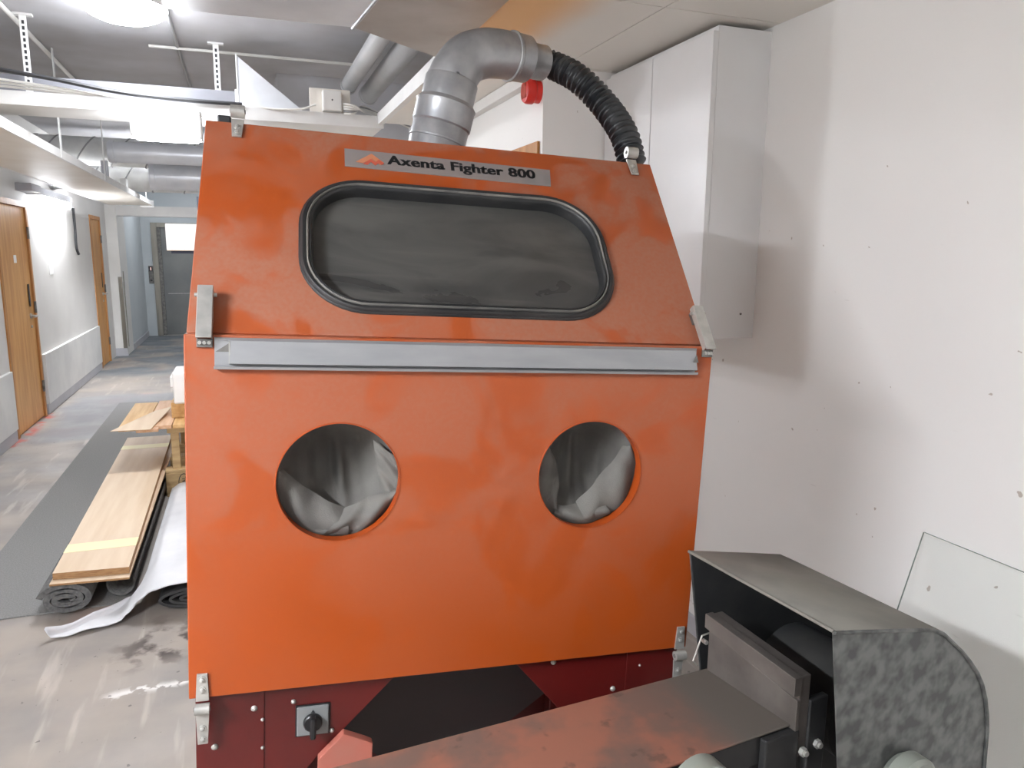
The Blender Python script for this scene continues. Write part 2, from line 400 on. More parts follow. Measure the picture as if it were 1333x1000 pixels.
# ================================================================== THE SETTING
XL, XR, XR2 = -1.90, 1.77, 1.24      # left wall, right wall, right wall beyond the cupboards
YB, YE = -2.6, 15.7                  # wall behind the camera, lift wall
ZC, ZS = 2.86, 2.40                  # concrete ceiling, boarded low ceiling
struct('floor', box(BM(), XL-0.1, XR+0.1, YB-0.1, YE+0.5, -0.1, 0.0), M['floor'])
struct('ceiling', box(BM(), XL-0.1, XR+0.1, YB-0.1, YE+0.5, ZC, ZC+0.1), M['concrete_ceiling'])
# left wall with two door openings
bm = BM()
D1 = (7.30, 8.32, 2.06); D2 = (11.50, 12.28, 2.09)
ys = [YB, D1[0], D1[1], D2[0], D2[1], 12.80]
for a, b in ((0, 1), (2, 3), (4, 5)): box(bm, XL-0.12, XL, ys[a], ys[b], 0, ZC)
box(bm, XL-0.12, XL, D1[0], D1[1], D1[2], ZC); box(bm, XL-0.12, XL, D2[0], D2[1], D2[2], ZC)
struct('wall_left', bm, M['wall_left'])
struct('wall_left_pier', box(BM(), XL-0.12, -1.745, 12.80, 13.55, 0, ZC), M['white_board'])
struct('wall_left_lobby', box(BM(), XL-0.12, -1.75, 13.55, YE, 0, ZC), M['blue_paint'])
struct('wall_right', box(BM(), XR, XR+0.1, YB, 3.06, 0, ZC), M['wall'])
# far right wall with wooden door opening
D4 = (3.09, 4.05, 2.10)
bm = BM(); box(bm, XR2, XR+0.1, 3.06, D4[0], 0, ZC); box(bm, XR2, XR+0.1, D4[1], YE, 0, ZC); box(bm, XR2, XR+0.1, D4[0], D4[1], D4[2], ZC)
struct('wall_right_far', bm, M['wall'])
struct('wall_back', box(BM(), XL-0.12, XR+0.1, YB-0.1, YB, 0, ZC), M['wall'])
LX0, LX1, LZ = -1.58, -0.55, 2.14
bm = BM(); box(bm, XL-0.12, LX0, YE, YE+0.12, 0, ZC); box(bm, LX1, XR, YE, YE+0.12, 0, ZC); box(bm, LX0, LX1, YE, YE+0.12, LZ, ZC)
struct('wall_end', bm, M['blue_paint'])
struct('trim_1', box(BM(), -1.745, XR2, 12.82, 12.98, 2.135, 2.29), M['white_paint'])    # header board across the lift lobby
struct('trim_2', rbox(BM(), XL, XL+0.03, D1[1]+0.06, 11.42, 0.10, 0.60, 0.004), M['white_paint'])  # wall guard panels
struct('trim_3', rbox(BM(), XL, XL+0.03, 2.2, D1[0]-0.05, 0.10, 0.60, 0.004), M['white_paint'])
struct('trim_4', rbox(BM(), -1.79, -1.735, 12.79, 12.81, 0.12, 1.22, 0.003), M['lift_frame'])  # corner guard
struct('trim_5', rbox(BM(), -1.755, -1.735, 12.99, 13.02, 0.12, 1.30, 0.003), M['lift_frame'])
bm = BM(); box(bm, XL, XL+0.018, 2.2, D1[0]-0.05, 0, 0.10); box(bm, XL, XL+0.018, D1[1]+0.05, D2[0]-0.06, 0, 0.10); box(bm, XL, -1.73, 12.785, 12.80, 0, 0.12)
struct('baseboard_left', bm, M['grey_metal_paint'])
struct('baseboard_lobby', box(BM(), -1.75, -1.735, 13.55, YE, 0, 0.10), M['grey_metal_paint'])
struct('baseboard_right', box(BM(), XR-0.015, XR, YB, 3.06, 0, 0.08), M['grey_metal_paint'])

def wall_door(name, xw, side, y0, y1, z1, hinge_far, extras=True):
    """door in a wall parallel to the corridor; side=+1 opens to +x"""
    bm = BM(); t = 0.05
    box(bm, xw-0.10*side, xw+0.012*side, y0, y0+t, 0, z1); box(bm, xw-0.10*side, xw+0.012*side, y1-t, y1, 0, z1); box(bm, xw-0.10*side, xw+0.012*side, y0+t, y1-t, z1-t, z1)
    fr = struct(name, bm, M['wood_frame'])
    obj('door_leaf', rbox(BM(), min(xw-0.05*side, xw-0.005*side), max(xw-0.05*side, xw-0.005*side), y0+t+0.004, y1-t-0.004, 0.008, z1-t-0.004, 0.003), M['wood_door'], fr)
    if extras:
        yh = y1-t-0.10
        for z in (0.25, 1.02, 1.72):
            obj('hinge', cyl(BM(), (xw+0.014*side, (y1-t if hinge_far else y0+t), z), (xw+0.014*side, (y1-t if hinge_far else y0+t), z+0.11), 0.011, 10), M['steel_dark'], fr)
        hy = y1-t-0.13
        h = obj('door_handle', BM_handle(xw, side, hy, 1.0), M['steel'], fr, smooth=True)
        obj('handle_plate', rbox(BM(), min(xw, xw+0.006*side)-0.005*side*0, max(xw, xw+0.006*side), hy-0.02, hy+0.02, 1.09, 1.30, 0.002), M['plastic_black'], fr)
    return fr
def BM_handle(xw, side, hy, z):
    bm = BM()
    tube(bm, [(xw-0.005*side, hy, z), (xw+0.05*side, hy, z), (xw+0.055*side, hy-0.015, z), (xw+0.055*side, hy-0.12, z)], [0.011, 0.011, 0.010, 0.009], 10)
    cyl(bm, (xw-0.006*side, hy, z), (xw+0.006*side, hy, z), 0.025, 16)
    cyl(bm, (xw-0.006*side, hy, z-0.1), (xw+0.004*side, hy, z-0.1), 0.014, 12)
    return bm
d1 = wall_door('door_1', XL, 1, *D1, True)
obj('door_sign', rbox(BM(), XL-0.006, XL-0.002, 7.78, 7.86, 1.50, 1.57, 0.001), M['paper'], d1)
wall_door('door_2', XL, 1, *D2, True)
wall_door('door_4', XR2, -1, *D4, True, extras=False)
# lift
bm = BM()
box(bm, LX0, LX0+0.10, YE-0.03, YE+0.12, 0, LZ); box(bm, LX1-0.10, LX1, YE-0.03, YE+0.12, 0, LZ); box(bm, LX0+0.10, LX1-0.10, YE-0.03, YE+0.12, LZ-0.08, LZ)
lift = struct('door_3', bm, M['lift_frame'])
obj('inner_jamb', box(BM(), LX0+0.10, LX0+0.16, YE+0.02, YE+0.10, 0, LZ-0.08), M['steel_dark'], lift)
obj('door_leaf', rbox(BM(), LX0+0.16, LX1-0.10, YE+0.05, YE+0.10, 0.01, LZ-0.08, 0.003), M['lift_steel'], lift)
obj('kick_strip', box(BM(), LX0+0.22, LX1-0.14, YE+0.045, YE+0.05, 0.80, 0.812), M['steel'], lift)
obj('sill', box(BM(), LX0, LX1, YE-0.03, YE+0.1, 0.0, 0.008), M['steel'], lift)
cp = thing('lift_call_panel', 'small steel call panel with display and button beside the lift', 'call panel', at(-1.625, YE, 1.0))
obj('face_plate', rbox(BM(), -0.042, 0.042, -0.012, 0, 0, 0.335, 0.003), M['steel_dark'], cp)
obj('display', box(BM(), -0.03, 0.03, -0.015, -0.012, 0.235, 0.32), M['plastic_black'], cp)
obj('lit_digit', box(BM(), -0.006, 0.008, -0.017, -0.015, 0.25, 0.305), emit('display_red', 1.2, (255, 190, 180)), cp)
obj('button', cyl(BM(), (0, -0.012, 0.06), (0, -0.02, 0.06), 0.017, 16), M['plastic_black'], cp)

# low boarded ceiling on the right: separate boards with narrow joints
sof = struct('ceiling_soffit', box(BM(), 0.86, XR, YB, 4.72, ZS+0.02, ZS+0.05), M['white_board'])
ycuts = [YB, -1.4, -0.2, 1.02, 2.22, 3.03, 4.72]; xcuts = [0.86, 1.315, XR]
for i in range(len(ycuts)-1):
    for j in range(2):
        x1 = xcuts[j+1]
        if ycuts[i] >= 3.0 and j == 1: x1 = XR
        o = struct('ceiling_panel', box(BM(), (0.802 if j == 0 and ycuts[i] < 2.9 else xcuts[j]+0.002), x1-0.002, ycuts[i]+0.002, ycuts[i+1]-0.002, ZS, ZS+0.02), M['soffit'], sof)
struct('trim_6', box(BM(), 0.825, 0.858, 3.06, 4.72, ZS-0.012, ZS+0.055), M['white_paint'])     # fascia of the low ceiling
struct('trim_7', rbox(BM(), XR2-0.045, XR2, 3.06, 9.0, ZS-0.055, ZS-0.002, 0.004), M['white_paint'])  # cable trunking under the low ceiling

# ================================================================== wall cupboard on the right
cb = thing('wall_cabinet', 'tall white laminate wall cupboard hung under the low ceiling', 'cabinet', at(1.65, 2.67, 1.32))
def L(x, y, z): return (x-1.65, y-2.67, z-1.32)
obj('body', rbox(BM(), 1.552-1.65, XR-1.65, 2.265-2.67, 3.055-2.67, 0, 2.385-1.32, 0.002), M['cabinet_white'], cb)
obj('door', rbox(BM(), 1.53-1.65, 1.55-1.65, 2.26-2.67, 2.655-2.67, 0.002, 2.365-1.32, 0.002), M['cabinet_white'], cb)
obj('door', rbox(BM(), 1.53-1.65, 1.55-1.65, 2.66-2.67, 3.05-2.67, 0.002, 2.365-1.32, 0.002), M['cabinet_white'], cb)
obj('screw_cap', cyl(BM(), (0.06, 2.265-2.67, 0.09), (0.06, 2.262-2.67, 0.09), 0.004, 10), M['steel_dark'], cb)

# red alarm sounder
al = thing('alarm_sounder', 'round red alarm sounder fixed beneath the low ceiling near cupboard', 'alarm', at(XR2, 3.11, 2.305) @ Matrix.Rotation(-math.pi/2, 4, 'Y'))
obj('base', tube(BM(), [(0, 0, 0), (0, 0, 0.022)], [0.047, 0.045], 28), M['alarm_red'], al, smooth=True)
obj('dome', tube(BM(), [(0, 0, 0.022), (0, 0, 0.03), (0, 0, 0.055), (0, 0, 0.066), (0, 0, 0.07)], [0.045, 0.052, 0.052, 0.046, 0.02], 32), M['alarm_red'], al, smooth=True)
for k in range(6): obj('sound_slot', box(BM(), -0.03, 0.03, -0.024+0.009*k, -0.020+0.009*k, 0.0665, 0.0708), M['emblem_red'], al)

# ================================================================== BLAST CABINET
T0 = Vector((-0.0921, 1.2712, 1.4904)); A0, B0, C0 = -0.0633, -0.0145, 0.0478
RM = (Matrix.Rotation(A0, 4, 'Z') @ Matrix.Rotation(B0, 4, 'X') @ Matrix.Rotation(C0, 4, 'Y'))
W, H1, LU, AN, INS = 0.95, 0.6247, 0.4964, 0.6855, 0.0023
OFF = Vector((0.475, 0.33, -1.40))
MW = Matrix.Translation(T0) @ RM                      # fit frame -> world
bc = thing('blast_cabinet', 'orange sandblasting cabinet with dusty window and two glove ports', 'machine', MW @ Matrix.Translation(OFF))
S = Matrix.Translation(-OFF)                          # fit frame -> root frame
sA, cA = math.sin(AN), math.cos(AN)
def lowm(x=0, z=0, n=0):   # sheet frame on the lower front: xy in the sheet, z outward
    return S @ Matrix(((1, 0, 0, x), (0, 0, -1, -n), (0, 1, 0, z), (0, 0, 0, 1)))
def uppm(x=0, s=0, n=0):   # sheet frame on the sloping upper front
    return S @ Matrix(((1, 0, 0, x), (0, sA, -cA, 0.015 + s*sA - n*cA), (0, cA, sA, s*cA + n*sA), (0, 0, 0, 1)))
def sp(x, y, z): return S @ Vector((x, y, z))
YT, ZT = 0.015 + LU*sA, LU*cA
# cabinet shell behind the hatches
bm = BM()
prof = [(0.035, -0.60), (0.035, 0.0), (YT+0.025, ZT-0.012), (0.66, ZT-0.012), (0.66, -0.60)]
side = Matrix(((0, 0, 1, 0), (1, 0, 0, 0), (0, 1, 0, 0), (0, 0, 0, 1)))
prism(bm, prof, S @ Matrix.Translation((0.010, 0, 0)) @ side, 0.006)
prism(bm, prof, S @ Matrix.Translation((W-0.016, 0, 0)) @ side, 0.006)
box(bm, 0.016, W-0.016, 0.654, 0.66, -0.60, ZT-0.012, S)
box(bm, 0.016, W-0.016, YT+0.02, 0.654, ZT-0.018, ZT-0.012, S)
box(bm, 0.016, W-0.016, 0.03, 0.654, -0.605, -0.598, S)
obj('cabinet_shell', bm, M['orange_body'], bc)
obj('top_flange', box(BM(), 0.006, W-0.006, YT+0.002, 0.665, ZT-0.010, ZT-0.004, S), M['orange_body'], bc)
# --- lower front hatch with two round ports
PX = (0.2440, 0.7110); PZ = -0.2505; PR = 0.1045
loops = [[(0, -H1), (W, -H1), (W, 0), (0, 0)]] + [circle(px, PZ, PR, 64) for px in PX]
lo = obj('front_hatch', plate_with_holes(loops, lowm(0, 0, -0.022), 0.022), M['orange_low'], bc, bevel=0.002)
# --- sloping upper hatch with window opening
WX0, WX1, WS0, WS1, WR = 0.1765, 0.7800, 0.0510, 0.3640, 0.118
loops = [[(INS, 0.003), (W-INS, 0.003), (W-INS, LU), (INS, LU)], rrect(WX0+0.012, WX1-0.012, WS0+0.012, WS1-0.012, WR-0.012)]
up = obj('window_hatch', plate_with_holes(loops, uppm(0, 0, -0.016), 0.016), M['orange_up'], bc, bevel=0.0015)
# rubber gasket: swept profile (inward offset, height)
def sweep_loop(profile, mx):
    bm = BM(); rows = []
    for off, h in profile:
        lp = rrect(WX0+off, WX1-off, WS0+off, WS1-off, WR-off)
        rows.append([bm.verts.new(mx @ Vector((x, y, h))) for x, y in lp])
    n = len(rows[0])
    for i in range(len(rows)-1):
        for k in range(n): bm.faces.new((rows[i][k], rows[i][(k+1) % n], rows[i+1][(k+1) % n], rows[i+1][k]))
    return bm
gk = obj('window_gasket', sweep_loop([(0.0, 0.0), (0.001, 0.007), (0.005, 0.011), (0.010, 0.010), (0.0115, 0.006), (0.0155, 0.006), (0.018, 0.010), (0.0205, 0.009), (0.0225, 0.004), (0.0235, -0.006), (0.024, -0.020)], uppm()), M['rubber'], bc, smooth=True, angle=50)
obj('locking_bead', sweep_loop([(0.0112, 0.006), (0.0118, 0.0105), (0.0135, 0.012), (0.0152, 0.0105), (0.0158, 0.006)], uppm()), M['rubber_light'], gk, smooth=True, angle=80)
obj('outer_lip', sweep_loop([(-0.002, 0.0), (-0.001, 0.0045), (0.0015, 0.005), (0.003, 0.003)], uppm()), M['rubber'], gk, smooth=True, angle=80)
bm = BM(); bm.faces.new([bm.verts.new(uppm() @ Vector((x, y, -0.018))) for x, y in rrect(WX0+0.014, WX1-0.014, WS0+0.014, WS1-0.014, WR-0.014)])
obj('window_glass', bm, M['dirty_glass'], bc, solid=0.004)
# name plate
PM = uppm(0, 0, 0.0012)
pl = obj('name_plate', prism(BM(), [(0.2616, 0.4040), (0.6895, 0.3975), (0.6955, 0.4465), (0.2620, 0.4530)], uppm(), 0.0012), M['plate_grey'], bc)
rotp = PM @ at(0.345, 0.4195, 0) @ Matrix.Rotation(-0.013, 4, 'Z')
bm = BM()
for dx in (-0.0009, -0.0003, 0.0003, 0.0009): merge(bm, text_mesh('Axenta Fighter 800', 0.0009+dx, 0.3131+dx, -0.0085, 0.0255, rotp, 0.0006, 0.020))
obj('lettering', bm, M['ink'], pl)
bm = BM(); prism(bm, [(-0.022, 0.0), (0.010, 0.0265), (0.0335, 0.004), (0.026, -0.003), (0.010, 0.012), (-0.008, -0.002)], PM @ at(0.305, 0.418, 0), 0.0006)
obj('emblem_chevron', bm, M['emblem_light'], pl)
bm = BM(); prism(bm, [(-0.006, -0.0075), (0.010, 0.0085), (0.019, 0.0005), (0.026, 0.008), (0.036, -0.001), (0.031, -0.006), (0.026, -0.001), (0.018, -0.009), (0.010, 0.0), (0.003, -0.0085)], PM @ at(0.303, 0.421, 0.0004), 0.0006)
obj('emblem_zigzag', bm, M['emblem_red'], pl)
# aluminium handle rail
bm = BM()
rm = lowm()
prism(bm, [(0.0457, -0.0535), (0.9135, -0.0535), (0.9135, -0.0045), (0.0457, -0.0045)], rm, 0.0025)
ra = obj('handle_rail', bm, M['alu'], bc)
bm = BM()
def rp(x, z, n): return rm @ Vector((x, z, n))
strip(bm, [[rp(0.0457, -0.0045, 0.0025), rp(0.9135, -0.0045, 0.0025)], [rp(0.0690, -0.0085, 0.010), rp(0.9060, -0.0085, 0.010)], [rp(0.0690, -0.0440, 0.012), rp(0.9130, -0.0440, 0.012)], [rp(0.0690, -0.0455, 0.009), rp(0.9130, -0.0455, 0.009)]])
obj('grip_face', bm, M['alu'], ra, solid=0.002)
bm = BM(); strip(bm, [[rp(0.0457, -0.0535, 0.0025), rp(0.9135, -0.0535, 0.0025)], [rp(0.0457, -0.0530, 0.014), rp(0.9135, -0.0530, 0.014)], [rp(0.0457, -0.0490, 0.015), rp(0.9135, -0.0490, 0.015)]])
obj('lower_lip', bm, M['alu'], ra, solid=0.0015)
for tri in ([(0.0475, -0.0265), (0.0685, -0.0120), (0.0685, -0.0265)], [(0.9128, -0.0300), (0.9075, -0.0150), (0.9020, -0.0300)]):
    obj('end_shade', prism(BM(), tri, lowm(0, 0, 0.0026 if tri[0][0] < 0.5 else 0.0135), 0.0012), M['steel_dark'], ra)  # dark triangle stands in for the shaded open end of the grip
obj('grip_end', prism(BM(), [(0.0680, -0.0450), (0.0700, -0.0450), (0.0700, -0.0085), (0.0680, -0.0085)], lowm(0, 0, 0.0026), 0.0095), M['steel'], ra)
# glove ports
def glove(cx, cz, mirror):
    m0 = lowm(cx, cz)
    bm = BM(); t = bmesh.new(); tube(t, [(0, 0, -0.045), (0, 0, -0.022)], [PR+0.004, PR+0.004], 56, cap=False); merge(bm, t, m0)
    rg = obj('port_sleeve', bm, M['orange_body'], bc, smooth=True)
    rg['label'] = 'round port collar behind the front hatch'
    g = BM(); N, K = 72, 26; rows = []
    for i in range(K+1):
        r = PR*1.03*(1 - i/K); row = []
        for k in range(N+1):
            th = 2*math.pi*k/N; x = r*math.cos(th); y = r*math.sin(th); q = 1-i/K
            xm = x*mirror
            d = -0.032 - 0.100*(1-q**3)*(0.65+0.35*(y/PR+0.4))
            # hanging folds
            d += 0.010*math.sin(xm*95+0.8)*(1-q)*min(1, (0.11-y)/0.1) + 0.005*math.sin(xm*210+y*30)*(1-q)
            # sag towards the lower rim
            if y < -0.035: d += 0.05*((-0.035-y)/0.07)**1.3*(1-q**6)
            row.append(m0 @ Vector((x, y, d)))
        rows.append(row)
    strip(g, rows)
    # folded lower flaps that meet in a V
    def flap(a0, a1, rim, lift):
        rr = []
        for j in range(13):
            t = j/12; row = []
            for k in range(25):
                s = k/24; th = math.radians(a0+(a1-a0)*s)
                ox, oy = PR*1.03*math.cos(th), PR*1.03*math.sin(th)
                tip = Vector(rim(s)); x = ox+(tip.x-ox)*t; y = oy+(tip.y-oy)*t
                n = -0.030 + lift*math.sin(math.pi*min(1, t*0.72)) - 0.030*t + 0.0035*math.sin(s*13+t*5)
                row.append(m0 @ Vector((x*mirror, y, n)))
            rr.append(row)
        strip(g, rr)
    if mirror > 0:
        flap(168, 280, lambda s: (-0.092+0.112*s, 0.014-0.075*s-0.008*math.sin(math.pi*s)), 0.026)
        flap(352, 255, lambda s: (0.100-0.092*s, -0.026-0.036*s+0.004*math.sin(3*s)), 0.030)
        flap(20, -22, lambda s: (0.062+0.014*s, 0.062-0.090*s), 0.010)
    else:
        flap(148, 268, lambda s: (-0.082+0.092*s, 0.046-0.111*s-0.004*math.sin(math.pi*s)), 0.028)
        flap(396, 296, lambda s: (0.070-0.020*s-0.012*math.sin(math.pi*s), 0.046-0.112*s), 0.020)
        flap(308, 236, lambda s: (0.058-0.100*s, -0.066-0.004*math.sin(5*s)), 0.030)
    o = obj('glove', g, M['fabric'], bc, smooth=True, angle=180)
    o['label'] = 'grey fabric glove folded into the port'
glove(PX[0], PZ, 1); glove(PX[1], PZ, -1)
for px_ in PX:
    bm = BM(); t = bmesh.new()
    N = 64; prof2 = [(PR-0.0005, -0.02), (PR-0.0005, 0.0012), (PR+0.0015, 0.0012), (PR+0.002, 0.0)]
    rows = [[(r*math.cos(2*math.pi*k/N), r*math.sin(2*math.pi*k/N), h) for k in range(N+1)] for r, h in prof2]
    strip(t, rows); merge(bm, t, lowm(px_, PZ)); obj('port_rim', bm, M['orange_body'], bc, smooth=True)
# draw latches at both ends of the seam
def latch(x0, x1, tilt):
    bm = BM(); w_ = x1-x0
    a = uppm(x0+tilt, 0.078, 0.026) @ Vector((0, 0, 0)); b = lowm(x0, -0.006, 0.020) @ Vector((0, 0, 0))
    zax = (a-b).normalized(); xax = Vector((1, 0, 0)); xax = (xax - zax*xax.dot(zax)).normalized(); yax = zax.cross(xax)
    mx = Matrix(((xax.x, yax.x, zax.x, b.x), (xax.y, yax.y, zax.y, b.y), (xax.z, yax.z, zax.z, b.z), (0, 0, 0, 1)))
    Lh = (a-b).length
    rbox(bm, 0, w_, -0.001, 0.002, 0.004, Lh, 0.001, mx=mx)
    rbox(bm, 0, 0.002, 0.001, 0.014, 0.008, Lh, 0.0008, mx=mx); rbox(bm, w_-0.002, w_, 0.001, 0.014, 0.008, Lh, 0.0008, mx=mx)
    o = obj('draw_latch', bm, M['steel'], bc)
    bm = BM(); t = bmesh.new(); cyl(t, (-0.005, 0.008, Lh-0.014), (w_+0.005, 0.008, Lh-0.014), 0.0035, 10); merge(bm, t, mx)
    obj('pivot_pin', bm, M['steel'], o)
    bm = BM(); rbox(bm, 0.003, w_-0.003, 0.006, 0.03, Lh-0.03, Lh-0.004, 0.001, mx=mx); obj('keeper_bracket', bm, M['steel_dark'], o)
    bm = BM(); t = bmesh.new(); rbox(t, x0+0.0, x1-0.0, -0.020, -0.006, 0.0, 0.006, 0.001); merge(bm, t, lowm())
    obj('latch_foot', bm, M['steel_dark'], o)
    for k in range(3):
        bm = BM(); t = bmesh.new(); cyl(t, (x0+0.005+k*(w_-0.010)/2, -0.012, 0.006), (x0+0.005+k*(w_-0.010)/2, -0.012, 0.010), 0.003, 8); merge(bm, t, lowm()); obj('screw', bm, M['steel'], o)
latch(0.0195, 0.0435, -0.003); latch(0.9255, 0.9475, -0.002)
# strap hinges: plates with a barrel; upper pair on the roof edge, lower pair under the front hatch
def hinge(mx, up_len, dn_len, wtop, wmid, wbot, barrel_axis_n=0.006, upper_plate=True):
    bm = BM()
    prism(bm, [(-wmid/2, -0.012), (wmid/2, -0.012), (wbot/2, -dn_len), (-wbot/2, -dn_len)], mx, 0.0035)
    if upper_plate: prism(bm, [(-wtop/2, up_len), (-wmid/2, 0.012), (wmid/2, 0.012), (wtop/2, up_len)], mx, 0.0035)
    o = obj('strap_hinge', bm, M['steel'], bc, bevel=0.0006)
    bm = BM(); t = bmesh.new(); cyl(t, (-wmid/2-0.001, 0, barrel_axis_n), (wmid/2+0.001, 0, barrel_axis_n), 0.0095 if upper_plate else 0.0125, 20); merge(bm, t, mx)
    obj('barrel', bm, M['steel'], o, smooth=True)
    bm = BM(); t = bmesh.new(); cyl(t, (-wmid/2-0.0025, 0, barrel_axis_n), (wmid/2+0.0025, 0, barrel_axis_n), 0.004, 12); merge(bm, t, mx); obj('hinge_pin', bm, M['steel_dark'], o)
    pos = [-dn_len+0.010, -dn_len*0.5-0.004] + ([up_len-0.010, up_len*0.5+0.002] if upper_plate else [])
    for y in pos:
        bm = BM(); t = bmesh.new(); cyl(t, (0, y, 0.0035), (0, y, 0.0048), 0.0062, 14); tube(t, [(0, y, 0.0048), (0, y, 0.0072), (0, y, 0.0085)], [0.0042, 0.0038, 0.0015], 12); merge(bm, t, mx)
        obj('screw', bm, M['steel'], o, smooth=True)
for x in (0.0600, 0.8990):
    hinge(uppm(x, LU+0.016, 0.002), 0.03, 0.058, 0.02, 0.024, 0.0175, 0.012, False)
hinge(lowm(0.0220, -0.6400, 0.001), 0.062, 0.068, 0.0170, 0.0215, 0.0165, 0.007)
hinge(lowm(0.9330, -0.6370, 0.001), 0.060, 0.062, 0.0170, 0.0215, 0.0165, 0.007)
# --- dark red base frame below
ZB = -1.15
bm = BM(); prism(bm, [(0.121, -0.612), (0.3720, -0.612), (0.3573, -0.6307), (0.2166, -0.775), (0.17, -0.83), (0.121, -0.83)], lowm(0, 0, -0.026), 0.004)
obj('skirt_plate', bm, M['red'], bc, bevel=0.001)
bm = BM(); prism(bm, [(0.5700, -0.612), (0.829, -0.612), (0.829, -0.86), (0.790, -0.86), (0.5836, -0.6281)], lowm(0, 0, -0.026), 0.004)
obj('skirt_plate', bm, M['red'], bc, bevel=0.001)
for x0, x1 in ((0.008, 0.1215), (0.8285, 0.942)):
    bm = BM(); prism(bm, [(x0, -0.612), (x1, -0.612), (x1, ZB), (x0, ZB)], lowm(0, 0, -0.024), 0.004)
    xs_ = x0 if x0 < 0.4 else x1-0.004
    box(bm, xs_, xs_+0.004, 0.024, 0.12, ZB, -0.612, S)
    obj('corner_post', bm, M['red'], bc, bevel=0.001)
bm = BM(); box(bm, 0.008, 0.012, 0.12, 0.65, -1.28, -0.605, S); obj('side_plate', bm, M['red'], bc)
bm = BM(); box(bm, 0.938, 0.942, 0.12, 0.65, -1.28, -0.605, S); obj('side_plate', bm, M['red'], bc)
bm = BM(); box(bm, 0.012, 0.938, 0.645, 0.65, -1.28, -0.605, S); obj('back_plate', bm, M['red'], bc)
# hopper: inverted pyramid
bm = BM()
a = [sp(x, y, -0.607) for x, y in ((0.10, 0.07), (0.85, 0.07), (0.85, 0.62), (0.10, 0.62))]
b = [sp(x, y, -1.02) for x, y in ((0.40, 0.29), (0.55, 0.29), (0.55, 0.41), (0.40, 0.41))]
va = [bm.verts.new(p) for p in a]; vb = [bm.verts.new(p) for p in b]
for i in range(4): bm.faces.new((va[i], va[(i+1) % 4], vb[(i+1) % 4], vb[i]))
bm.faces.new(vb)
obj('hopper', bm, M['red_dark'], bc, solid=0.003)
bm = BM(); box(bm, 0.385, 0.565, 0.275, 0.425, -1.10, -1.02, S); obj('hopper_outlet', bm, M['red_dark'], bc, bevel=0.004)
# dusty red box under the left skirt
bm = BM()
m_ = lowm(0.0, 0.0, 0.0)
prism(bm, [(0.215, -0.845), (0.215, -0.772), (0.2600, -0.727), (0.300, -0.746), (0.3130, -0.7535), (0.3130, -0.845)], lowm(0, 0, -0.021), 0.018)
obj('outlet_box', bm, M['salmon'], bc, bevel=0.0015)
# legs down to the floor (the cabinet leans a little, so each leg has its own length)
MR = MW
for x, y in ((0.04, 0.06), (0.91, 0.06), (0.04, 0.62), (0.91, 0.62)):
    top = MR @ Vector((x, y, -0.88)); dirw = (MR.to_3x3() @ Vector((0, 0, -1))); ln = (top.z-0.012)/(-dirw.z)
    obj('leg', box(BM(), x-0.022, x+0.022, y-0.022, y+0.022, -0.88-ln, -0.86, S), M['red'], bc, bevel=0.003)
    foot = top + dirw*ln
    bm = BM(); cyl(bm, (foot.x, foot.y, 0.0005), (foot.x, foot.y, 0.016), 0.04, 20); bmesh.ops.transform(bm, matrix=bc.matrix_world.inverted(), verts=bm.verts)
    obj('foot_plate', bm, M['steel_dark'], bc)
# rotary switch
sw = obj('switch_plate', rbox(BM(), 0.1775, 0.2335, -0.7300, -0.6735, 0, 0.006, 0.002, mx=lowm(0, 0, -0.022)), M['switch_grey'], bc)
obj('switch_frame', rbox(BM(), 0.1750, 0.2360, -0.7325, -0.6710, 0, 0.003, 0.001, mx=lowm(0, 0, -0.0222)), M['plastic_black'], sw)
bm = BM(); t = bmesh.new(); tube(t, [(0, 0, 0.006), (0, 0, 0.012), (0, 0, 0.014)], [0.0170, 0.0165, 0.0145], 28); merge(bm, t, lowm(0.2055, -0.7035, -0.022)); obj('switch_dial', bm, M['plastic_black'], sw, smooth=True)
bm = BM(); rbox(bm, -0.0052, 0.0052, -0.0215, 0.020, 0.012, 0.030, 0.003, mx=lowm(0.2055, -0.7040, -0.022)); obj('switch_handle', bm, M['plastic_black'], sw)
bm = BM(); prism(bm, [(-0.004, 0.018), (0, 0.024), (0.004, 0.018)], lowm(0.2055, -0.7035, -0.0155), 0.0006); obj('switch_mark', bm, M['ink'], sw)
for x, z, r in ((0.1044, -0.6667, 0.0052), (0.0386, -0.7321, 0.0055), (0.1715, -0.6622, 0.0038), (0.2400, -0.728, 0.0038), (0.6677, -0.6389, 0.005), (0.8015, -0.7121, 0.005), (0.1185, -0.690, 0.003), (0.1185, -0.745, 0.003), (0.858, -0.666, 0.0025)):
    bm = BM(); t = bmesh.new(); tube(t, [(0, 0, 0), (0, 0, 0.002), (0, 0, 0.004), (0, 0, 0.005)], [r*1.15, r*1.1, r*0.8, r*0.3], 14); merge(bm, t, lowm(x, z, -0.0215)); obj('bolt', bm, M['steel'], bc, smooth=True)
# small black cable gland on the roof edge
bm = BM(); rbox(bm, 0.022, 0.047, YT+0.01, YT+0.035, ZT-0.006, ZT+0.014, 0.003, mx=S); obj('cable_gland', bm, M['plastic_black'], bc)

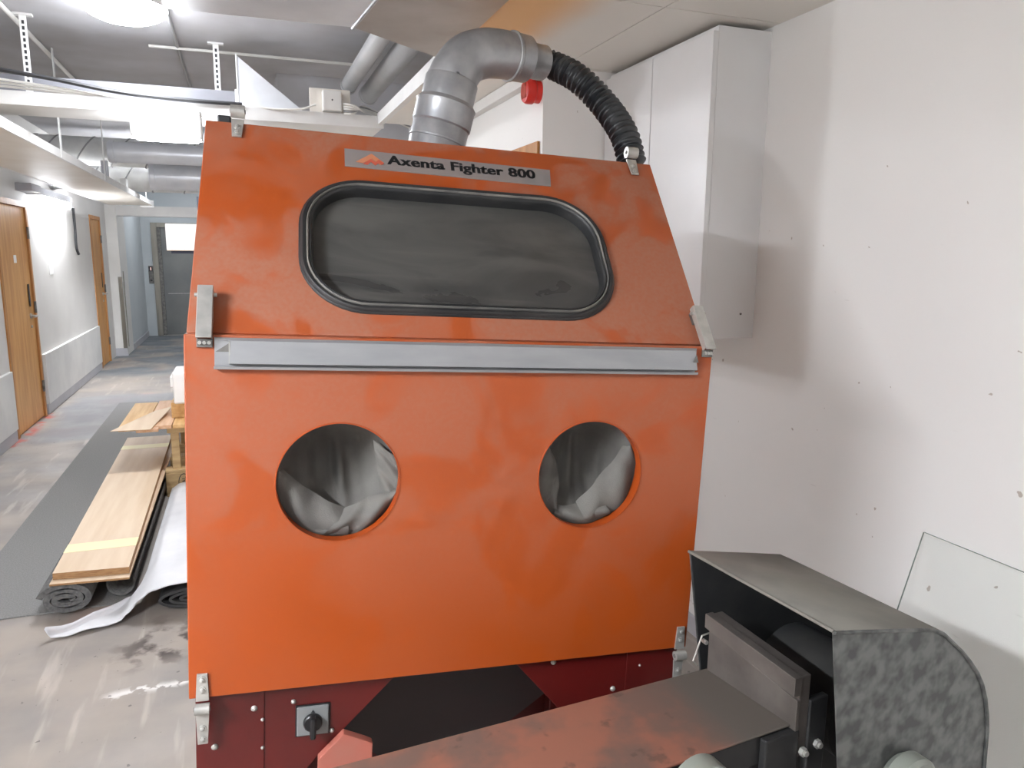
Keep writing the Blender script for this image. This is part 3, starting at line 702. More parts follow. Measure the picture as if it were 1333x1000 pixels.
# ================================================================== exhaust pipe and hose on the roof
YP = 0.50                                    # depth of the pipe on the roof (cabinet frame)
MWi = MW.inverted()
def onroofplane(px, py, yl):                 # pixel -> point in the vertical plane y=yl of the cabinet frame
    o_ = MWi @ CAM; d = MWi.to_3x3() @ ray(px, py); k = (yl-o_.y)/d.y; return MW @ (o_+d*k)
roofz = ZT-0.004
base = onroofplane(565, 192, YP); base = MW @ Vector(((MWi @ base).x, YP, roofz))
ep = thing('exhaust_pipe', 'galvanised exhaust elbow pipe standing on the orange cabinet roof', 'pipe', at(*base))
def e(p): return p - base
p1 = onroofplane(577, 147, YP); p2 = onroofplane(588, 107, YP)
def off(p, k): return p + Vector((0, k, 0))
ax = (p2-base).normalized()
L1 = (p2-base).length
r0 = 0.0655
bm = BM(); tube(bm, [e(base), e(base+ax*L1*0.42), e(base+ax*L1*0.44)], [r0, r0, r0-0.002], 40, cap=False); o = obj('pipe_stub', bm, M['galv_duct'], ep, smooth=True)
bm = BM(); tube(bm, [e(base+ax*L1*0.20), e(base+ax*L1*0.205), e(base+ax*L1*0.22), e(base+ax*L1*0.225)], [r0, r0+0.002, r0+0.002, r0], 40, cap=False); obj('seam_ring', bm, M['galv_duct'], o, smooth=True)
bm = BM(); q0 = base+ax*L1*0.40
tube(bm, [e(q0), e(q0+ax*0.004), e(q0+ax*0.045), e(q0+ax*0.050), e(q0+ax*0.054), e(q0+ax*0.060)], [r0, r0+0.003, r0+0.003, r0+0.005, r0+0.002, r0-0.003], 40, cap=False); obj('pipe_collar', bm, M['galv_duct'], ep, smooth=True)
bm = BM(); q1 = q0+ax*0.055
tube(bm, [e(q1), e(q1+ax*0.05), e(q1+ax*0.055), e(q1+ax*0.06), e(p2+ax*0.0)], [r0-0.004, r0-0.004, r0-0.006, r0-0.007, r0-0.007], 40, cap=False); obj('upper_sleeve', bm, M['galv_duct'], ep, smooth=True)
# elbow: smooth bend
ctr = [p2, onroofplane(594, 93, YP), onroofplane(608, 77, YP+0.005), onroofplane(630, 70, YP+0.01), onroofplane(652, 71, YP+0.02), onroofplane(668, 74, YP+0.03)]
path = catmull([p2-ax*0.03]+ctr, 8)[8:]
rr = [0.0575 - 0.004*i/(len(path)-1) for i in range(len(path))]
bm = BM(); tube(bm, [e(p) for p in path], rr, 40, cap=False); obj('elbow', bm, M['galv_duct'], ep, smooth=True)
dirE = (path[-1]-path[-3]).normalized(); pe = path[-1]
bm = BM(); tube(bm, [e(pe-dirE*0.012), e(pe-dirE*0.010), e(pe-dirE*0.004), e(pe), e(pe+dirE*0.035), e(pe+dirE*0.042)], [0.053, 0.0575, 0.0575, 0.0545, 0.0535, 0.046], 40, cap=False); obj('coupling', bm, M['galv_duct'], ep, smooth=True)
bm = BM(); tube(bm, [e(pe+dirE*0.040), e(pe+dirE*0.044), e(pe+dirE*0.052), e(pe+dirE*0.056), e(pe+dirE*0.088)], [0.046, 0.0445, 0.0425, 0.0405, 0.0405], 40, cap=False); obj('reducer', bm, M['galv_duct'], ep, smooth=True)
bm = BM(); cyl(bm, e(base+ax*0.012+Vector((0.012, -r0-0.003, 0))), e(base+ax*0.012+Vector((0.012, -r0+0.004, 0))), 0.004, 10); obj('rivet', bm, M['plastic_black'], ep)
# corrugated hose
hs = pe+dirE*0.082
hend = MW @ Vector((0.922, 0.368, roofz+0.004))
mid = [hs, hs+dirE*0.03, onroofplane(752, 102, 0.505), onroofplane(786, 136, 0.46), onroofplane(812, 175, 0.40), hend]
hp = catmull(mid, 40)
# resample evenly
acc = [0.0]
for i in range(1, len(hp)): acc.append(acc[-1]+(hp[i]-hp[i-1]).length)
def along(s):
    for i in range(1, len(hp)):
        if acc[i] >= s: k = (s-acc[i-1])/(acc[i]-acc[i-1]+1e-9); return hp[i-1].lerp(hp[i], k)
    return hp[-1]
n = int(acc[-1]/0.0026); pts = [along(acc[-1]*i/n) for i in range(n+1)]
rad = [0.0300 + 0.0044*math.cos(2*math.pi*(acc[-1]*i/n)/0.0145) for i in range(n+1)]
ho = obj('flexible_hose', tube(BM(), [p-hend for p in pts], rad, 26, cap=True), M['hose'], smooth=True, angle=80)
ho.location = hend
tag(ho, 'black ribbed flexible hose curving from elbow pipe down to cabinet roof', 'hose')

# ================================================================== BELT GRINDER in the foreground
psi = math.radians(6.2)
GB = onz(1085, 822, 1.1)                     # near top corner of the hood opening
G = Matrix.Translation(GB) @ Matrix.Rotation(psi, 4, 'Z')   # u along the belt, v away, z up
GR = Matrix.Translation(Vector((GB.x, GB.y, 0))) @ Matrix.Rotation(psi, 4, 'Z')
gr = thing('belt_grinder', 'grey belt grinder with sheet metal hood in front of orange cabinet', 'machine', GR)
Z0 = 1.1
HW = 0.313
profn = [(0.0, 0.0), (0.16, -0.033), (0.224, -0.047), (0.250, -0.060), (0.276, -0.081), (0.303, -0.103), (0.328, -0.127), (0.352, -0.153), (0.370, -0.179), (0.385, -0.210), (0.395, -0.243), (0.402, -0.275), (0.404, -0.304), (0.407, -0.349), (0.40, -0.40), (0.385, -0.44)]
front = [(0.0, 0.0), (0.037, -0.227), (0.070, -0.44)]
# hood wrap (top + curved back), two side plates
bm = BM(); strip(bm, [[(u_, v_, Z0+z_) for v_ in (0, HW/2, HW)] for u_, z_ in profn]); hd = obj('hood', bm, M['hood_top'], gr, smooth=True, solid=0.003, angle=30)
poly = profn + front[::-1][:-1]
sd = Matrix(((1, 0, 0, 0), (0, 0, 1, 0), (0, 1, 0, Z0), (0, 0, 0, 1)))
bm = BM(); prism(bm, poly, at(0, 0.0005, 0) @ sd, 0.002); obj('hood_side', bm, M['hood'], hd)
bm = BM(); prism(bm, poly, at(0, HW-0.0025, 0) @ sd, 0.002); obj('hood_side', bm, M['hood'], hd)
bm = BM(); strip(bm, [[(u_*0.985+0.003, v_, Z0+z_-0.004) for v_ in (0.004, HW-0.004)] for u_, z_ in profn]); obj('hood_lining', bm, M['hood_in'], hd, smooth=True)
poly2 = [(u_*0.99+0.002, z_-0.002) for u_, z_ in poly]
bm = BM(); prism(bm, poly2, at(0, 0.0030, 0) @ sd, 0.001); obj('hood_lining', bm, M['hood_in'], hd)
bm = BM(); prism(bm, poly2, at(0, HW-0.0045, 0) @ sd, 0.001); obj('hood_lining', bm, M['hood_in'], hd)
# rolled seam along the side edge
bm = BM(); tube(bm, [(u_, -0.001, Z0+z_-0.002) for u_, z_ in profn], 0.0032, 8); obj('rolled_seam', bm, M['hood'], hd, smooth=True)
bm = BM(); tube(bm, [(0.0, 0, Z0), (0.0, HW, Z0)], 0.0028, 8); obj('rolled_seam', bm, M['hood_top'], hd, smooth=True)
# belt running over a flat bed
BZ = 0.90
f0, f1, n1, n0 = (-0.78, 0.292), (0.05, 0.258), (0.05, 0.078), (-0.78, 0.092)
bm = BM()
def belt_sheet(bm, z0, z1, g=0.0):
    a = [bm.verts.new((u_, v_ + (g if v_ > 0.2 else -g), z1)) for u_, v_ in (f0, f1, n1, n0)]; b = [bm.verts.new((u_, v_ + (g if v_ > 0.2 else -g), z0)) for u_, v_ in (f0, f1, n1, n0)]
    bm.faces.new(a); bm.faces.new(b[::-1])
    for i in range(4): bm.faces.new((a[i], b[i], b[(i+1) % 4], a[(i+1) % 4]))
belt_sheet(bm, BZ-0.004, BZ); obj('abrasive_belt', bm, M['belt'], gr, bevel=0.0015)
bm = BM(); belt_sheet(bm, BZ-0.055, BZ-0.0045, -0.003); obj('belt_bed', bm, M['iron'], gr, bevel=0.003)
obj('bed_end_block', rbox(BM(), -0.04, 0.03, 0.068, 0.082, BZ-0.08, BZ-0.006, 0.003), M['iron'], gr)
# contact wheel in the hood, drive drum at the other end
bm = BM(); cyl(bm, (0.20, 0.085, 0.86), (0.20, 0.255, 0.86), 0.085, 40); obj('contact_wheel', bm, M['hood_in'], gr, smooth=True)
bm = BM(); cyl(bm, (-0.78, 0.085, 0.845), (-0.78, 0.29, 0.845), 0.055, 32); obj('drive_drum', bm, M['iron'], gr, smooth=True)
# work rest plate with ledge
PT = [(0.010, 0.255, Z0-0.094), (0.010, 0.255, Z0-0.200), (0.025, 0.070, Z0-0.255), (0.025, 0.070, Z0-0.117)]
bm = BM()
a = [bm.verts.new(p) for p in PT]; b = [bm.verts.new((p[0]+0.022, p[1], p[2])) for p in PT]
bm.faces.new(a); bm.faces.new(b[::-1])
for i in range(4): bm.faces.new((a[i], b[i], b[(i+1) % 4], a[(i+1) % 4]))
wr = obj('work_rest', bm, M['rest'], gr, bevel=0.0015)
bm = BM()
LT = [(-0.004, 0.257, Z0-0.092), (-0.004, 0.257, Z0-0.118), (0.011, 0.068, Z0-0.146), (0.011, 0.068, Z0-0.115)]
a = [bm.verts.new(p) for p in LT]; b = [bm.verts.new((p[0]+0.016, p[1], p[2])) for p in LT]
bm.faces.new(a); bm.faces.new(b[::-1])
for i in range(4): bm.faces.new((a[i], b[i], b[(i+1) % 4], a[(i+1) % 4]))
obj('rest_ledge', bm, M['rest'], wr, bevel=0.001)
bm = BM()
KT = [(0.006, 0.256, Z0-0.124), (0.006, 0.256, Z0-0.200), (0.020, 0.069, Z0-0.250), (0.020, 0.069, Z0-0.155)]
a = [bm.verts.new(p) for p in KT]; b = [bm.verts.new((p[0]+0.008, p[1], p[2])) for p in KT]
bm.faces.new(a); bm.faces.new(b[::-1])
for i in range(4): bm.faces.new((a[i], b[i], b[(i+1) % 4], a[(i+1) % 4]))
obj('rest_face', bm, M['rest'], wr, bevel=0.001)
obj('rest_bracket', rbox(BM(), 0.047, 0.085, 0.066, 0.078, Z0-0.29, Z0-0.16, 0.002), M['iron'], wr)
for u_, z_ in ((0.036, -0.243), (0.066, -0.238)):
    bm = BM(); cyl(bm, (u_, 0.0672, Z0+z_), (u_, 0.060, Z0+z_), 0.0075, 6); cyl(bm, (u_, 0.0605, Z0+z_), (u_, 0.056, Z0+z_), 0.0045, 10); obj('bolt', bm, M['steel'], wr)
bm = BM(); tube(bm, [(0.012, 0.262, Z0-0.135), (-0.004, 0.262, Z0-0.136), (-0.021, 0.262, Z0-0.180), (-0.012, 0.262, Z0-0.190)], 0.0016, 8); obj('wire_clip', bm, M['steel'], gr)
bm = BM(); cyl(bm, (0.004, 0.258, Z0-0.150), (0.004, 0.268, Z0-0.150), 0.004, 10); obj('bolt', bm, M['steel'], gr)
# clamp knobs on the near side
_o = GR.inverted() @ CAM; _d = GR.inverted().to_3x3() @ ray(915, 991); k1 = _o + _d*((0.035-_o.y)/_d.y); KZ = k1.z-0.046
bm = BM(); tube(bm, [(k1.x, 0.058, KZ), (k1.x, 0.050, KZ), (k1.x, 0.020, KZ), (k1.x, 0.016, KZ)], [0.034, 0.046, 0.046, 0.040], 32); obj('clamp_knob', bm, M['knob_grey'], gr, smooth=True)
bm = BM(); cyl(bm, (k1.x, 0.04, KZ), (k1.x, 0.075, KZ-0.01), 0.006, 12); obj('knob_shaft', bm, M['iron'], gr)
bm = BM(); tube(bm, [(0.170, -0.001, 0.815), (0.170, -0.012, 0.815), (0.170, -0.034, 0.815), (0.170, -0.040, 0.815)], [0.04, 0.050, 0.050, 0.044], 32); obj('clamp_knob', bm, M['knob_grey'], gr, smooth=True)
# pedestal
obj('grinder_arm', rbox(BM(), -0.70, 0.28, 0.12, 0.24, 0.72, 0.84, 0.01), M['iron'], gr)
bm = BM(); prism(bm, [(-0.35, 0.02), (0.25, 0.02), (0.10, 0.74), (-0.20, 0.74)], Matrix(((1, 0, 0, 0), (0, 0, 1, 0.10), (0, 1, 0, 0), (0, 0, 0, 1))), 0.16); obj('pedestal', bm, M['iron'], gr, bevel=0.006)
obj('base_plate', rbox(BM(), -0.42, 0.32, 0.04, 0.30, 0.0, 0.025, 0.004), M['iron'], gr)

# ================================================================== glass pane leaning on the right wall
pn = thing('glass_pane', 'clear glass sheet with chipped edge leaning against the cream wall', 'glass', at(1.66, 0.8, 0))
PTOP, XT, XB_ = 0.862, XR-0.014, 1.60
def gp(y, z, dx=0): return (XB_ + (XT-XB_)*(z/PTOP) + dx - 1.66, y-0.8, z)
c4_ = [(1.455, PTOP), (1.535, 0.002), (0.20, 0.002), (0.20, PTOP+0.01)]
bm = BM(); bm.faces.new([bm.verts.new(gp(*c)) for c in c4_]); bm.faces.new([bm.verts.new(gp(*c, 0.006)) for c in c4_])
obj('glass_face', bm, M['pane'], pn)
bm = BM(); a = [bm.verts.new(gp(*c)) for c in c4_]; b = [bm.verts.new(gp(*c, 0.006)) for c in c4_]
for i in range(4): bm.faces.new((a[i], a[(i+1) % 4], b[(i+1) % 4], b[i]))
obj('ground_edge', bm, M['pane_edge'], pn)

# ================================================================== LEFT OF THE CABINET: floor goods
rn = tag(obj('carpet_runner', box(BM(), -1.31, -0.56, 3.63, 8.75, 0.0, 0.006), M['carpet']), 'long grey carpet strip laid flat along the corridor floor', 'carpet')
# rolled carpet: spiral section
def roll(cx, cz, rx, rz, turns, th, y0, y1, name, m, label, cat, hole=0.35):
    base_ = at(cx, y0, 0); bm = BM(); N = int(44*turns); rows = []
    for y in (0, y1-y0):
        pass
    ins, outs = [], []
    for i in range(N+1):
        t = i/N; k = hole+(1-hole)*t; a_ = 2*math.pi*turns*t - 0.9
        x, z = rx*k*math.cos(a_), rz*k*math.sin(a_)
        ins.append((x, z)); n_ = Vector((math.cos(a_)/rx, math.sin(a_)/rz)).normalized(); outs.append((x-n_.x*th, z-n_.y*th))
    def ringpts(y): return [(x, y, z+cz) for x, z in ins], [(x, y, z+cz) for x, z in outs]
    a1, b1 = ringpts(0); a2, b2 = ringpts(y1-y0)
    strip(bm, [a1, a2]); strip(bm, [b1, b2]); strip(bm, [a1, b1]); strip(bm, [a2, b2])
    o = obj(name, bm, m, smooth=True, angle=40); o.matrix_world = base_
    return tag(o, label, cat)
roll(-0.815, 0.083, 0.118, 0.077, 2.6, 0.026, 3.57, 6.0, 'rolled_carpet', M['carpet_back'], 'rolled up grey carpet lying under the plywood planks', 'carpet roll', 0.30)
# half open offcut beside the roll
bm = BM(); rows = []
for y in (0, 1.9):
    rows.append([(0.058*math.cos(math.radians(a)), y, 0.066+0.062*math.sin(math.radians(a))) for a in range(-200, 21, 10)])
strip(bm, rows); o = obj('carpet_offcut', bm, M['carpet_back'], solid=0.008, smooth=True); o.location = (-0.612, 3.70, 0.008)
tag(o, 'small curled carpet offcut between the carpet roll and vinyl sheet', 'carpet offcut')
# pale vinyl sheet draped over a dark roll
def vin_z(x):
    k = [(-0.875, 0.030), (-0.84, 0.012), (-0.78, 0.008), (-0.70, 0.020), (-0.63, 0.016), (-0.585, 0.022), (-0.545, 0.055), (-0.50, 0.105), (-0.45, 0.134), (-0.37, 0.146), (-0.28, 0.148), (-0.16, 0.142), (-0.05, 0.115), (0.05, 0.05), (0.10, 0.006)]
    for (a, za), (b, zb_) in zip(k, k[1:]):
        if x <= b: t = max(0, (x-a)/(b-a)); t = t*t*(3-2*t); return za+(zb_-za)*t
    return k[-1][1]
bm = BM(); rows = []
for j in range(23):
    y = 3.40 + (0.02*j if j < 12 else 0.22+0.135*(j-11)); t = (y-3.40)/1.72
    xl = -0.865 + 0.345*min(1.0, max(0.0, (y-3.42)/0.21))**0.8
    row = []
    for i in range(61):
        s_ = i/60; x = xl+(0.10-xl)*s_
        z = vin_z(x)
        if y > 3.62: z = max(z, 0.01)
        z = z*(1-0.12*t) + 0.004*math.sin(6*t+x*14)
        curl = max(0, 1-s_/0.035)
        row.append((x+0.014*curl, y + 0.05*(x+0.85) - 0.05*max(0, min(1, (-0.56-x)/0.2)), max(0.005, z+0.03*curl*(1 if y < 3.6 else 0))))
    rows.append(row)
strip(bm, rows); o = obj('vinyl_sheet', bm, M['vinyl'], smooth=True, solid=0.004, angle=180)
tag(o, 'pale grey vinyl sheet draped in a wave over a dark roll', 'sheet')
roll(-0.27, 0.060, 0.185, 0.057, 3.2, 0.012, 3.47, 5.0, 'dark_roll', M['vinyl_dark'], 'flattened dark roll lying under the pale vinyl sheet', 'roll', 0.25)
# plywood planks
def plank(name, x0, x1, y0, y1, z0, z1, m, label, skew=0.0, group=None):
    bm = BM(); v = [(x0, y0), (x1, y0-0.03), (x1-skew, y1), (x0-skew, y1)]
    a = [bm.verts.new((x, y, z1)) for x, y in v]; b = [bm.verts.new((x, y, z0)) for x, y in v]
    bm.faces.new(a).material_index = 0; bm.faces.new(b[::-1]).material_index = 0
    for i in range(4): bm.faces.new((a[i], b[i], b[(i+1) % 4], a[(i+1) % 4])).material_index = 1
    return tag(obj(name, bm, [m, M['ply_edge']]), label, 'plank', group)
plank('plywood_plank', -0.868, -0.548, 3.555, 6.20, 0.1595, 0.1685, M['ply'], 'thin plywood sheet lowest under the taped planks')
plank('plywood_plank', -0.862, -0.552, 3.600, 6.20, 0.1695, 0.2000, M['ply'], 'long pale plywood plank with two yellow tape bands', skew=0.03)
for pxs in (((78, 712), (180, 708)), ((157, 584), (226, 578))):
    p, q = onz(*pxs[0], 0.2), onz(*pxs[1], 0.2); t = (p.y-3.6)/2.6; ym = (p.y+q.y)/2
    o = obj('tape_band', box(BM(), -0.863-0.03*t, -0.551-0.03*t, ym-0.055, ym+0.055, 0.2002, 0.2010), M['tape'])
    tag(o, 'pale yellow tape band across the %s end of the plywood plank' % ('near' if ym < 5 else 'far'), 'tape')
# pallet with loose boards
pt = thing('wooden_pallet', 'wooden pallet with stamped block beside the vinyl sheet', 'pallet', at(-0.1, 5.6, 0))
def pb(x0, x1, y0, y1, z0, z1): return rbox(BM(), x0+0.1, x1+0.1, y0-5.6, y1-5.6, z0, z1, 0.003)
blk = obj('block', pb(-0.545, -0.40, 5.22, 5.32, 0.022, 0.162), M['pine_grey'], pt)
for x0 in (-0.17, 0.205): obj('block', pb(x0, x0+0.145, 5.22, 5.32, 0.022, 0.162), M['pine_grey'], pt)
for y0 in (5.22, 5.56, 5.92): obj('bottom_board', pb(-0.545, 0.35, y0, y0+0.10, 0.0, 0.021), M['pine_grey'], pt)
for x0 in (-0.545, -0.17, 0.205):
    for y0 in (5.56, 5.92): obj('block', pb(x0, x0+0.145, y0, y0+0.10, 0.022, 0.162), M['pine_grey'], pt)
for y0 in (5.22, 5.56, 5.92): obj('stringer_board', pb(-0.545, 0.35, y0, y0+0.10, 0.163, 0.184), M['pine_grey'], pt)
sx = Matrix(((1, 0, 0, 0), (0, 0, -1, 0), (0, 1, 0, 0), (0, 0, 0, 1)))
tm = at(-0.435+0.1, 5.2195-5.6, 0.092) @ sx
obj('stamp_lettering', text_mesh('EPAL', -0.040, 0.040, -0.012, 0.012, tm @ Matrix.Rotation(math.pi/2, 4, 'Z'), 0.0005, 0.01), M['ink'], blk)
bm = BM(); t = bmesh.new(); strip(t, [[((0.030+d)*math.cos(2*math.pi*k/40), (0.058+d)*math.sin(2*math.pi*k/40), 0.0005) for k in range(41)] for d in (0, 0.005)]); merge(bm, t, tm); obj('stamp_oval', bm, M['ink'], blk)
# trestle frame on the pallet carrying the boards
tf = thing('wooden_trestle', 'rough wooden trestle standing on the pallet under loose boards', 'trestle', at(-0.1, 5.6, 0.184))
for x0 in (-0.50, 0.28):
    for y0 in (5.24, 5.95): obj('leg', rbox(BM(), x0+0.1, x0+0.05+0.1, y0-5.6, y0+0.05-5.6, 0, 0.245, 0.003), M['pine_grey'], tf)
for y0 in (5.24, 5.95): obj('cross_beam', rbox(BM(), -0.52+0.1, 0.36+0.1, y0-5.6, y0+0.05-5.6, 0.246, 0.285, 0.003), M['pine_grey'], tf)
zb = 0.470
for i, (x0, x1, y0, y1, m_, lab) in enumerate(((-0.80, -0.645, 5.20, 6.05, 'pine', 'yellow pine board at outer edge of the trestle top'), (-0.640, -0.485, 5.20, 6.10, 'pine_pink', 'pinkish pine board on trestle between yellow pine boards'), (-0.480, -0.335, 5.20, 6.10, 'pine', 'yellow pine board on trestle beside the white carton stack'), (-0.330, 0.30, 5.20, 6.10, 'pine', 'wide pine board on trestle beneath the white foam blocks'))):
    tag(obj('pine_board', rbox(BM(), x0, x1, y0, y1, zb, zb+0.024, 0.002), M[m_]), lab, 'board')
bm = BM(); strip(bm, [[(-0.83, 5.12, 0.4955), (-0.60, 5.10, 0.4955)], [(-0.62, 5.60, 0.515), (-0.515, 5.68, 0.525)]])
tag(obj('fibre_sheet', bm, M['ply'], solid=0.004), 'thin pale fibreboard sheet lying askew on the trestle boards', 'sheet')
tag(obj('wood_offcut', rbox(BM(), -0.69, -0.56, 5.14, 5.196, 0.468, 0.488, 0.002), M['pine_pink']), 'short pine offcut at the front edge of the trestle', 'offcut')
tag(obj('wood_block', rbox(BM(), -0.50, -0.20, 5.42, 5.62, 0.4945, 0.60, 0.003), M['pine']), 'pine block under the white foam block on the trestle', 'block')
bm = BM(); rbox(bm, -0.475, -0.15, 5.35, 5.65, 0.601, 0.82, 0.012); box(bm, -0.49, -0.2, 5.36, 5.6, 0.72, 0.79)
tag(obj('foam_block', bm, M['paper'], bevel=0.004), 'white foam block stacked on the wooden trestle', 'foam block')
# navy rack and white carton behind the orange cabinet
rk = thing('storage_rack', 'navy metal rack behind the orange cabinet holding the white carton', 'rack', at(-0.05, 5.75, 0))
for x in (-0.24, 0.20):
    for y in (6.16, 6.46): obj('post', box(BM(), x+0.05, x+0.09, y-5.75, y+0.04-5.75, 0, 2.0), M['navy'], rk)
obj('top_beam', box(BM(), -0.24, 0.30, 6.155-5.75, 6.165-5.75, 1.90, 2.02), M['navy'], rk)
for z in (0.3, 1.60): obj('shelf', box(BM(), -0.44, 0.30, 6.16-5.75, 6.5-5.75, z, z+0.02), M['navy'], rk)
c0, c1_ = ony(215, 290, 6.16), ony(260, 331, 6.16)
bm = BM(); rbox(bm, c0.x, c0.x+0.5, 6.10, 6.145, c1_.z, c0.z, 0.004)
cart = thing('white_carton', 'white paper wrapped carton on the navy rack', 'carton', at(c0.x+0.15, 6.25, 1.622))
bm = BM(); v = [(0, 0), (0.34, 0), (0.34, 0.26), (0, 0.26)]
zc0, zc1 = 1.622, ony(215, 291, 6.14).z
bm = BM(); rbox(bm, -0.15, 0.105, -0.13, 0.13, 0, zc1-1.622, 0.006); obj('wrapper', bm, M['paper'], cart)
obj('carton_base', rbox(BM(), -0.148, 0.103, -0.128, 0.128, -0.0015, 0.006, 0.001), M['pine_pink'], cart)

# ================================================================== CEILING SERVICES
def lamp_box(name, label, x0, x1, y0, y1, z0, z1, strength, group=None):
    cx, cy = (x0+x1)/2, (y0+y1)/2
    t = thing(name, label, 'lamp', at(cx, cy, z1), group)
    obj('lamp_housing', rbox(BM(), x0-cx, x1-cx, y0-cy, y1-cy, -0.03, 0, 0.004), M['white_paint'], t)
    obj('diffuser', rbox(BM(), x0-cx+0.012, x1-cx-0.012, y0-cy+0.008, y1-cy-0.008, z0-z1, -0.031, 0.02, 4), emit('tube_diffuser', strength), t, smooth=True)
    for x in (x0-cx-0.003, x1-cx-0.013): obj('end_cap', rbox(BM(), x, x+0.016, y0-cy+0.002, y1-cy-0.002, z0-z1+0.012, -0.002, 0.006), M['white_paint'], t)
    return t
lamp_box('tube_lamp', 'short boxy tube lamp fixed to the lip of the white cross tray', -0.52, -0.17, 4.565, 4.704, 2.215, 2.375, LAMP_TUBE)
kl = lamp_box('tube_lamp', 'long tube lamp hung on two rods facing the orange cabinet', -1.42, -1.28, -0.25, 0.55, 2.22, 2.33, LAMP_KEY)
for y in (-0.28, 0.28): obj('suspension_rod', cyl(BM(), (0, y, 0), (0, y, ZC-2.33), 0.006, 10), M['steel'], kl)
def round_lamp(x, y, label, d=0.41, s=LAMP_ROUND):
    t = thing('round_lamp', label, 'lamp', at(x, y, ZC))
    obj('lamp_base', tube(BM(), [(0, 0, 0), (0, 0, -0.022)], [d/2, d/2], 40), M['white_paint'], t, smooth=True)
    R_ = d/2-0.006; obj('diffuser', tube(BM(), [(0, 0, -0.022)] + [(0, 0, -0.022-0.075*math.sin(math.radians(a))) for a in (15, 30, 50, 70, 85)], [R_]+[R_*math.cos(math.radians(a)) for a in (15, 30, 50, 70, 85)], 40), emit('round_diffuser', s), t, smooth=True)
lp = onz(162, 14, ZC-0.04)
round_lamp(lp.x, lp.y, 'round opal ceiling lamp on the grey ceiling before the cross tray', s=LAMP_ROUND*0.5)
round_lamp(-0.55, 9.6, 'added round fill lamp hidden beyond the silver ducts')  # added out of sight to brighten the far corridor
round_lamp(-0.9, 14.3, 'added unseen round fill lamp in the lift lobby', s=LAMP_ROUND*0.35)  # extra unseen lamp, put in to lift the lobby light
round_lamp(-0.55, -1.2, 'added unseen round fill lamp nearest the back wall of the workshop', s=LAMP_ROUND*0.25)  # added behind the camera as weak overall fill
# wall lamp by the oak doors
wl = thing('wall_lamp', 'wall mounted tube lamp above the white wall guard panel', 'lamp', at(XL, 9.0, 2.12))
obj('lamp_housing', rbox(BM(), 0, 0.12, -0.62, 0.85, 0.02, 0.09, 0.006), M['grey_metal_paint'], wl)
obj('diffuser', rbox(BM(), 0.01, 0.11, -0.30, 0.84, -0.045, 0.0195, 0.02, 3), emit('wall_tube', LAMP_WALL), wl, smooth=True)
obj('driver_box', rbox(BM(), 0, 0.13, -0.95, -0.60, 0.03, 0.10, 0.004), M['grey_metal_paint'], wl)
# wall cable and notice
bm = BM(); tube(bm, catmull([(XL+0.012, 10.46, 2.12), (XL+0.012, 10.47, 1.9), (XL+0.012, 10.45, 1.66), (XL+0.012, 10.55, 1.57)], 6), 0.016, 8)
tag(obj('hanging_cable', bm, M['cable_dark'], smooth=True), 'dark cable hanging on the wall below the wall lamp', 'cable')
tag(obj('wall_notice', rbox(BM(), XL, XL+0.004, 9.02, 9.20, 1.36, 1.66, 0.001), M['paper']), 'white paper notice on left wall between the oak doors', 'notice')

# left wide tray, hung along the wall
TZ = 2.20
lt = thing('ceiling_tray', 'long white tray board hung along the corridor above oak doors', 'tray', at(-1.31, 7.0, TZ))
obj('tray_bottom', box(BM(), -0.26, 0.25, -6.0, 4.0, 0, 0.012), M['cream'], lt)
obj('tray_lip', box(BM(), 0.25, 0.262, -6.0, 4.0, -0.003, 0.05), M['white_paint'], lt)
obj('tray_lip', box(BM(), -0.272, -0.26, -6.0, 4.0, -0.003, 0.05), M['white_paint'], lt)
for y in (-4.5, -1.4, 0.25, 3.2):
    hb = obj('hanger', box(BM(), 0.262, 0.267, y-0.02, y+0.02, 0.0, ZC-TZ), M['white_paint'], lt)
obj('end_bracket', box(BM(), 0.10, 0.262, 4.0, 4.03, -0.02, 0.07), M['paper'], lt)
obj('clip', box(BM(), 0.20, 0.25, 0.5, 0.56, 0.05, 0.19), M['grey_metal_paint'], lt)
obj('clip', box(BM(), 0.20, 0.25, 1.6, 1.75, 0.05, 0.14), M['paper'], lt)

# cross tray and the things on it
CTZ = 2.375
ct = thing('cross_tray', 'white cable tray board crossing the corridor over the tube lamp', 'tray', at(-0.5, 4.9, CTZ))
obj('tray_bottom', box(BM(), XL+0.5, 1.36, -0.18, 0.22, 0, 0.02), M['white_board'], ct)
obj('tray_lip', box(BM(), XL+0.5, 1.36, -0.195, -0.18, -0.008, 0.062), M['white_paint'], ct)
for x in (-0.53, 0.42):
    yh_ = 0.0 if x < 0 else 0.22
    hb = obj('hanger', box(BM(), x-0.017, x+0.017, -0.05+yh_, -0.044+yh_, 0.0, ZC-CTZ), M['white_paint'], ct)
    for k in range(12): obj('slot', box(BM(), x-0.006, x+0.006, -0.0512+yh_, -0.0502+yh_, 0.10+0.03*k, 0.118+0.03*k), M['cable_dark'], hb)
    obj('hanger_foot', box(BM(), x-0.045, x+0.045, -0.06+yh_, -0.02+yh_, ZC-CTZ-0.012, ZC-CTZ-0.001), M['white_paint'], hb)
rd = thing('rectangular_duct', 'flat grey duct lying on the cross tray', 'duct', at(-0.95, 5.0, CTZ+0.02))
obj('duct_body', rbox(BM(), XL+0.955, 0.965, -0.07, 0.05, 0.001, 0.165, 0.003), M['duct_paint'], rd)
obj('end_flange', box(BM(), 0.965, 0.98, -0.08, 0.06, 0.001, 0.175), M['white_paint'], rd)
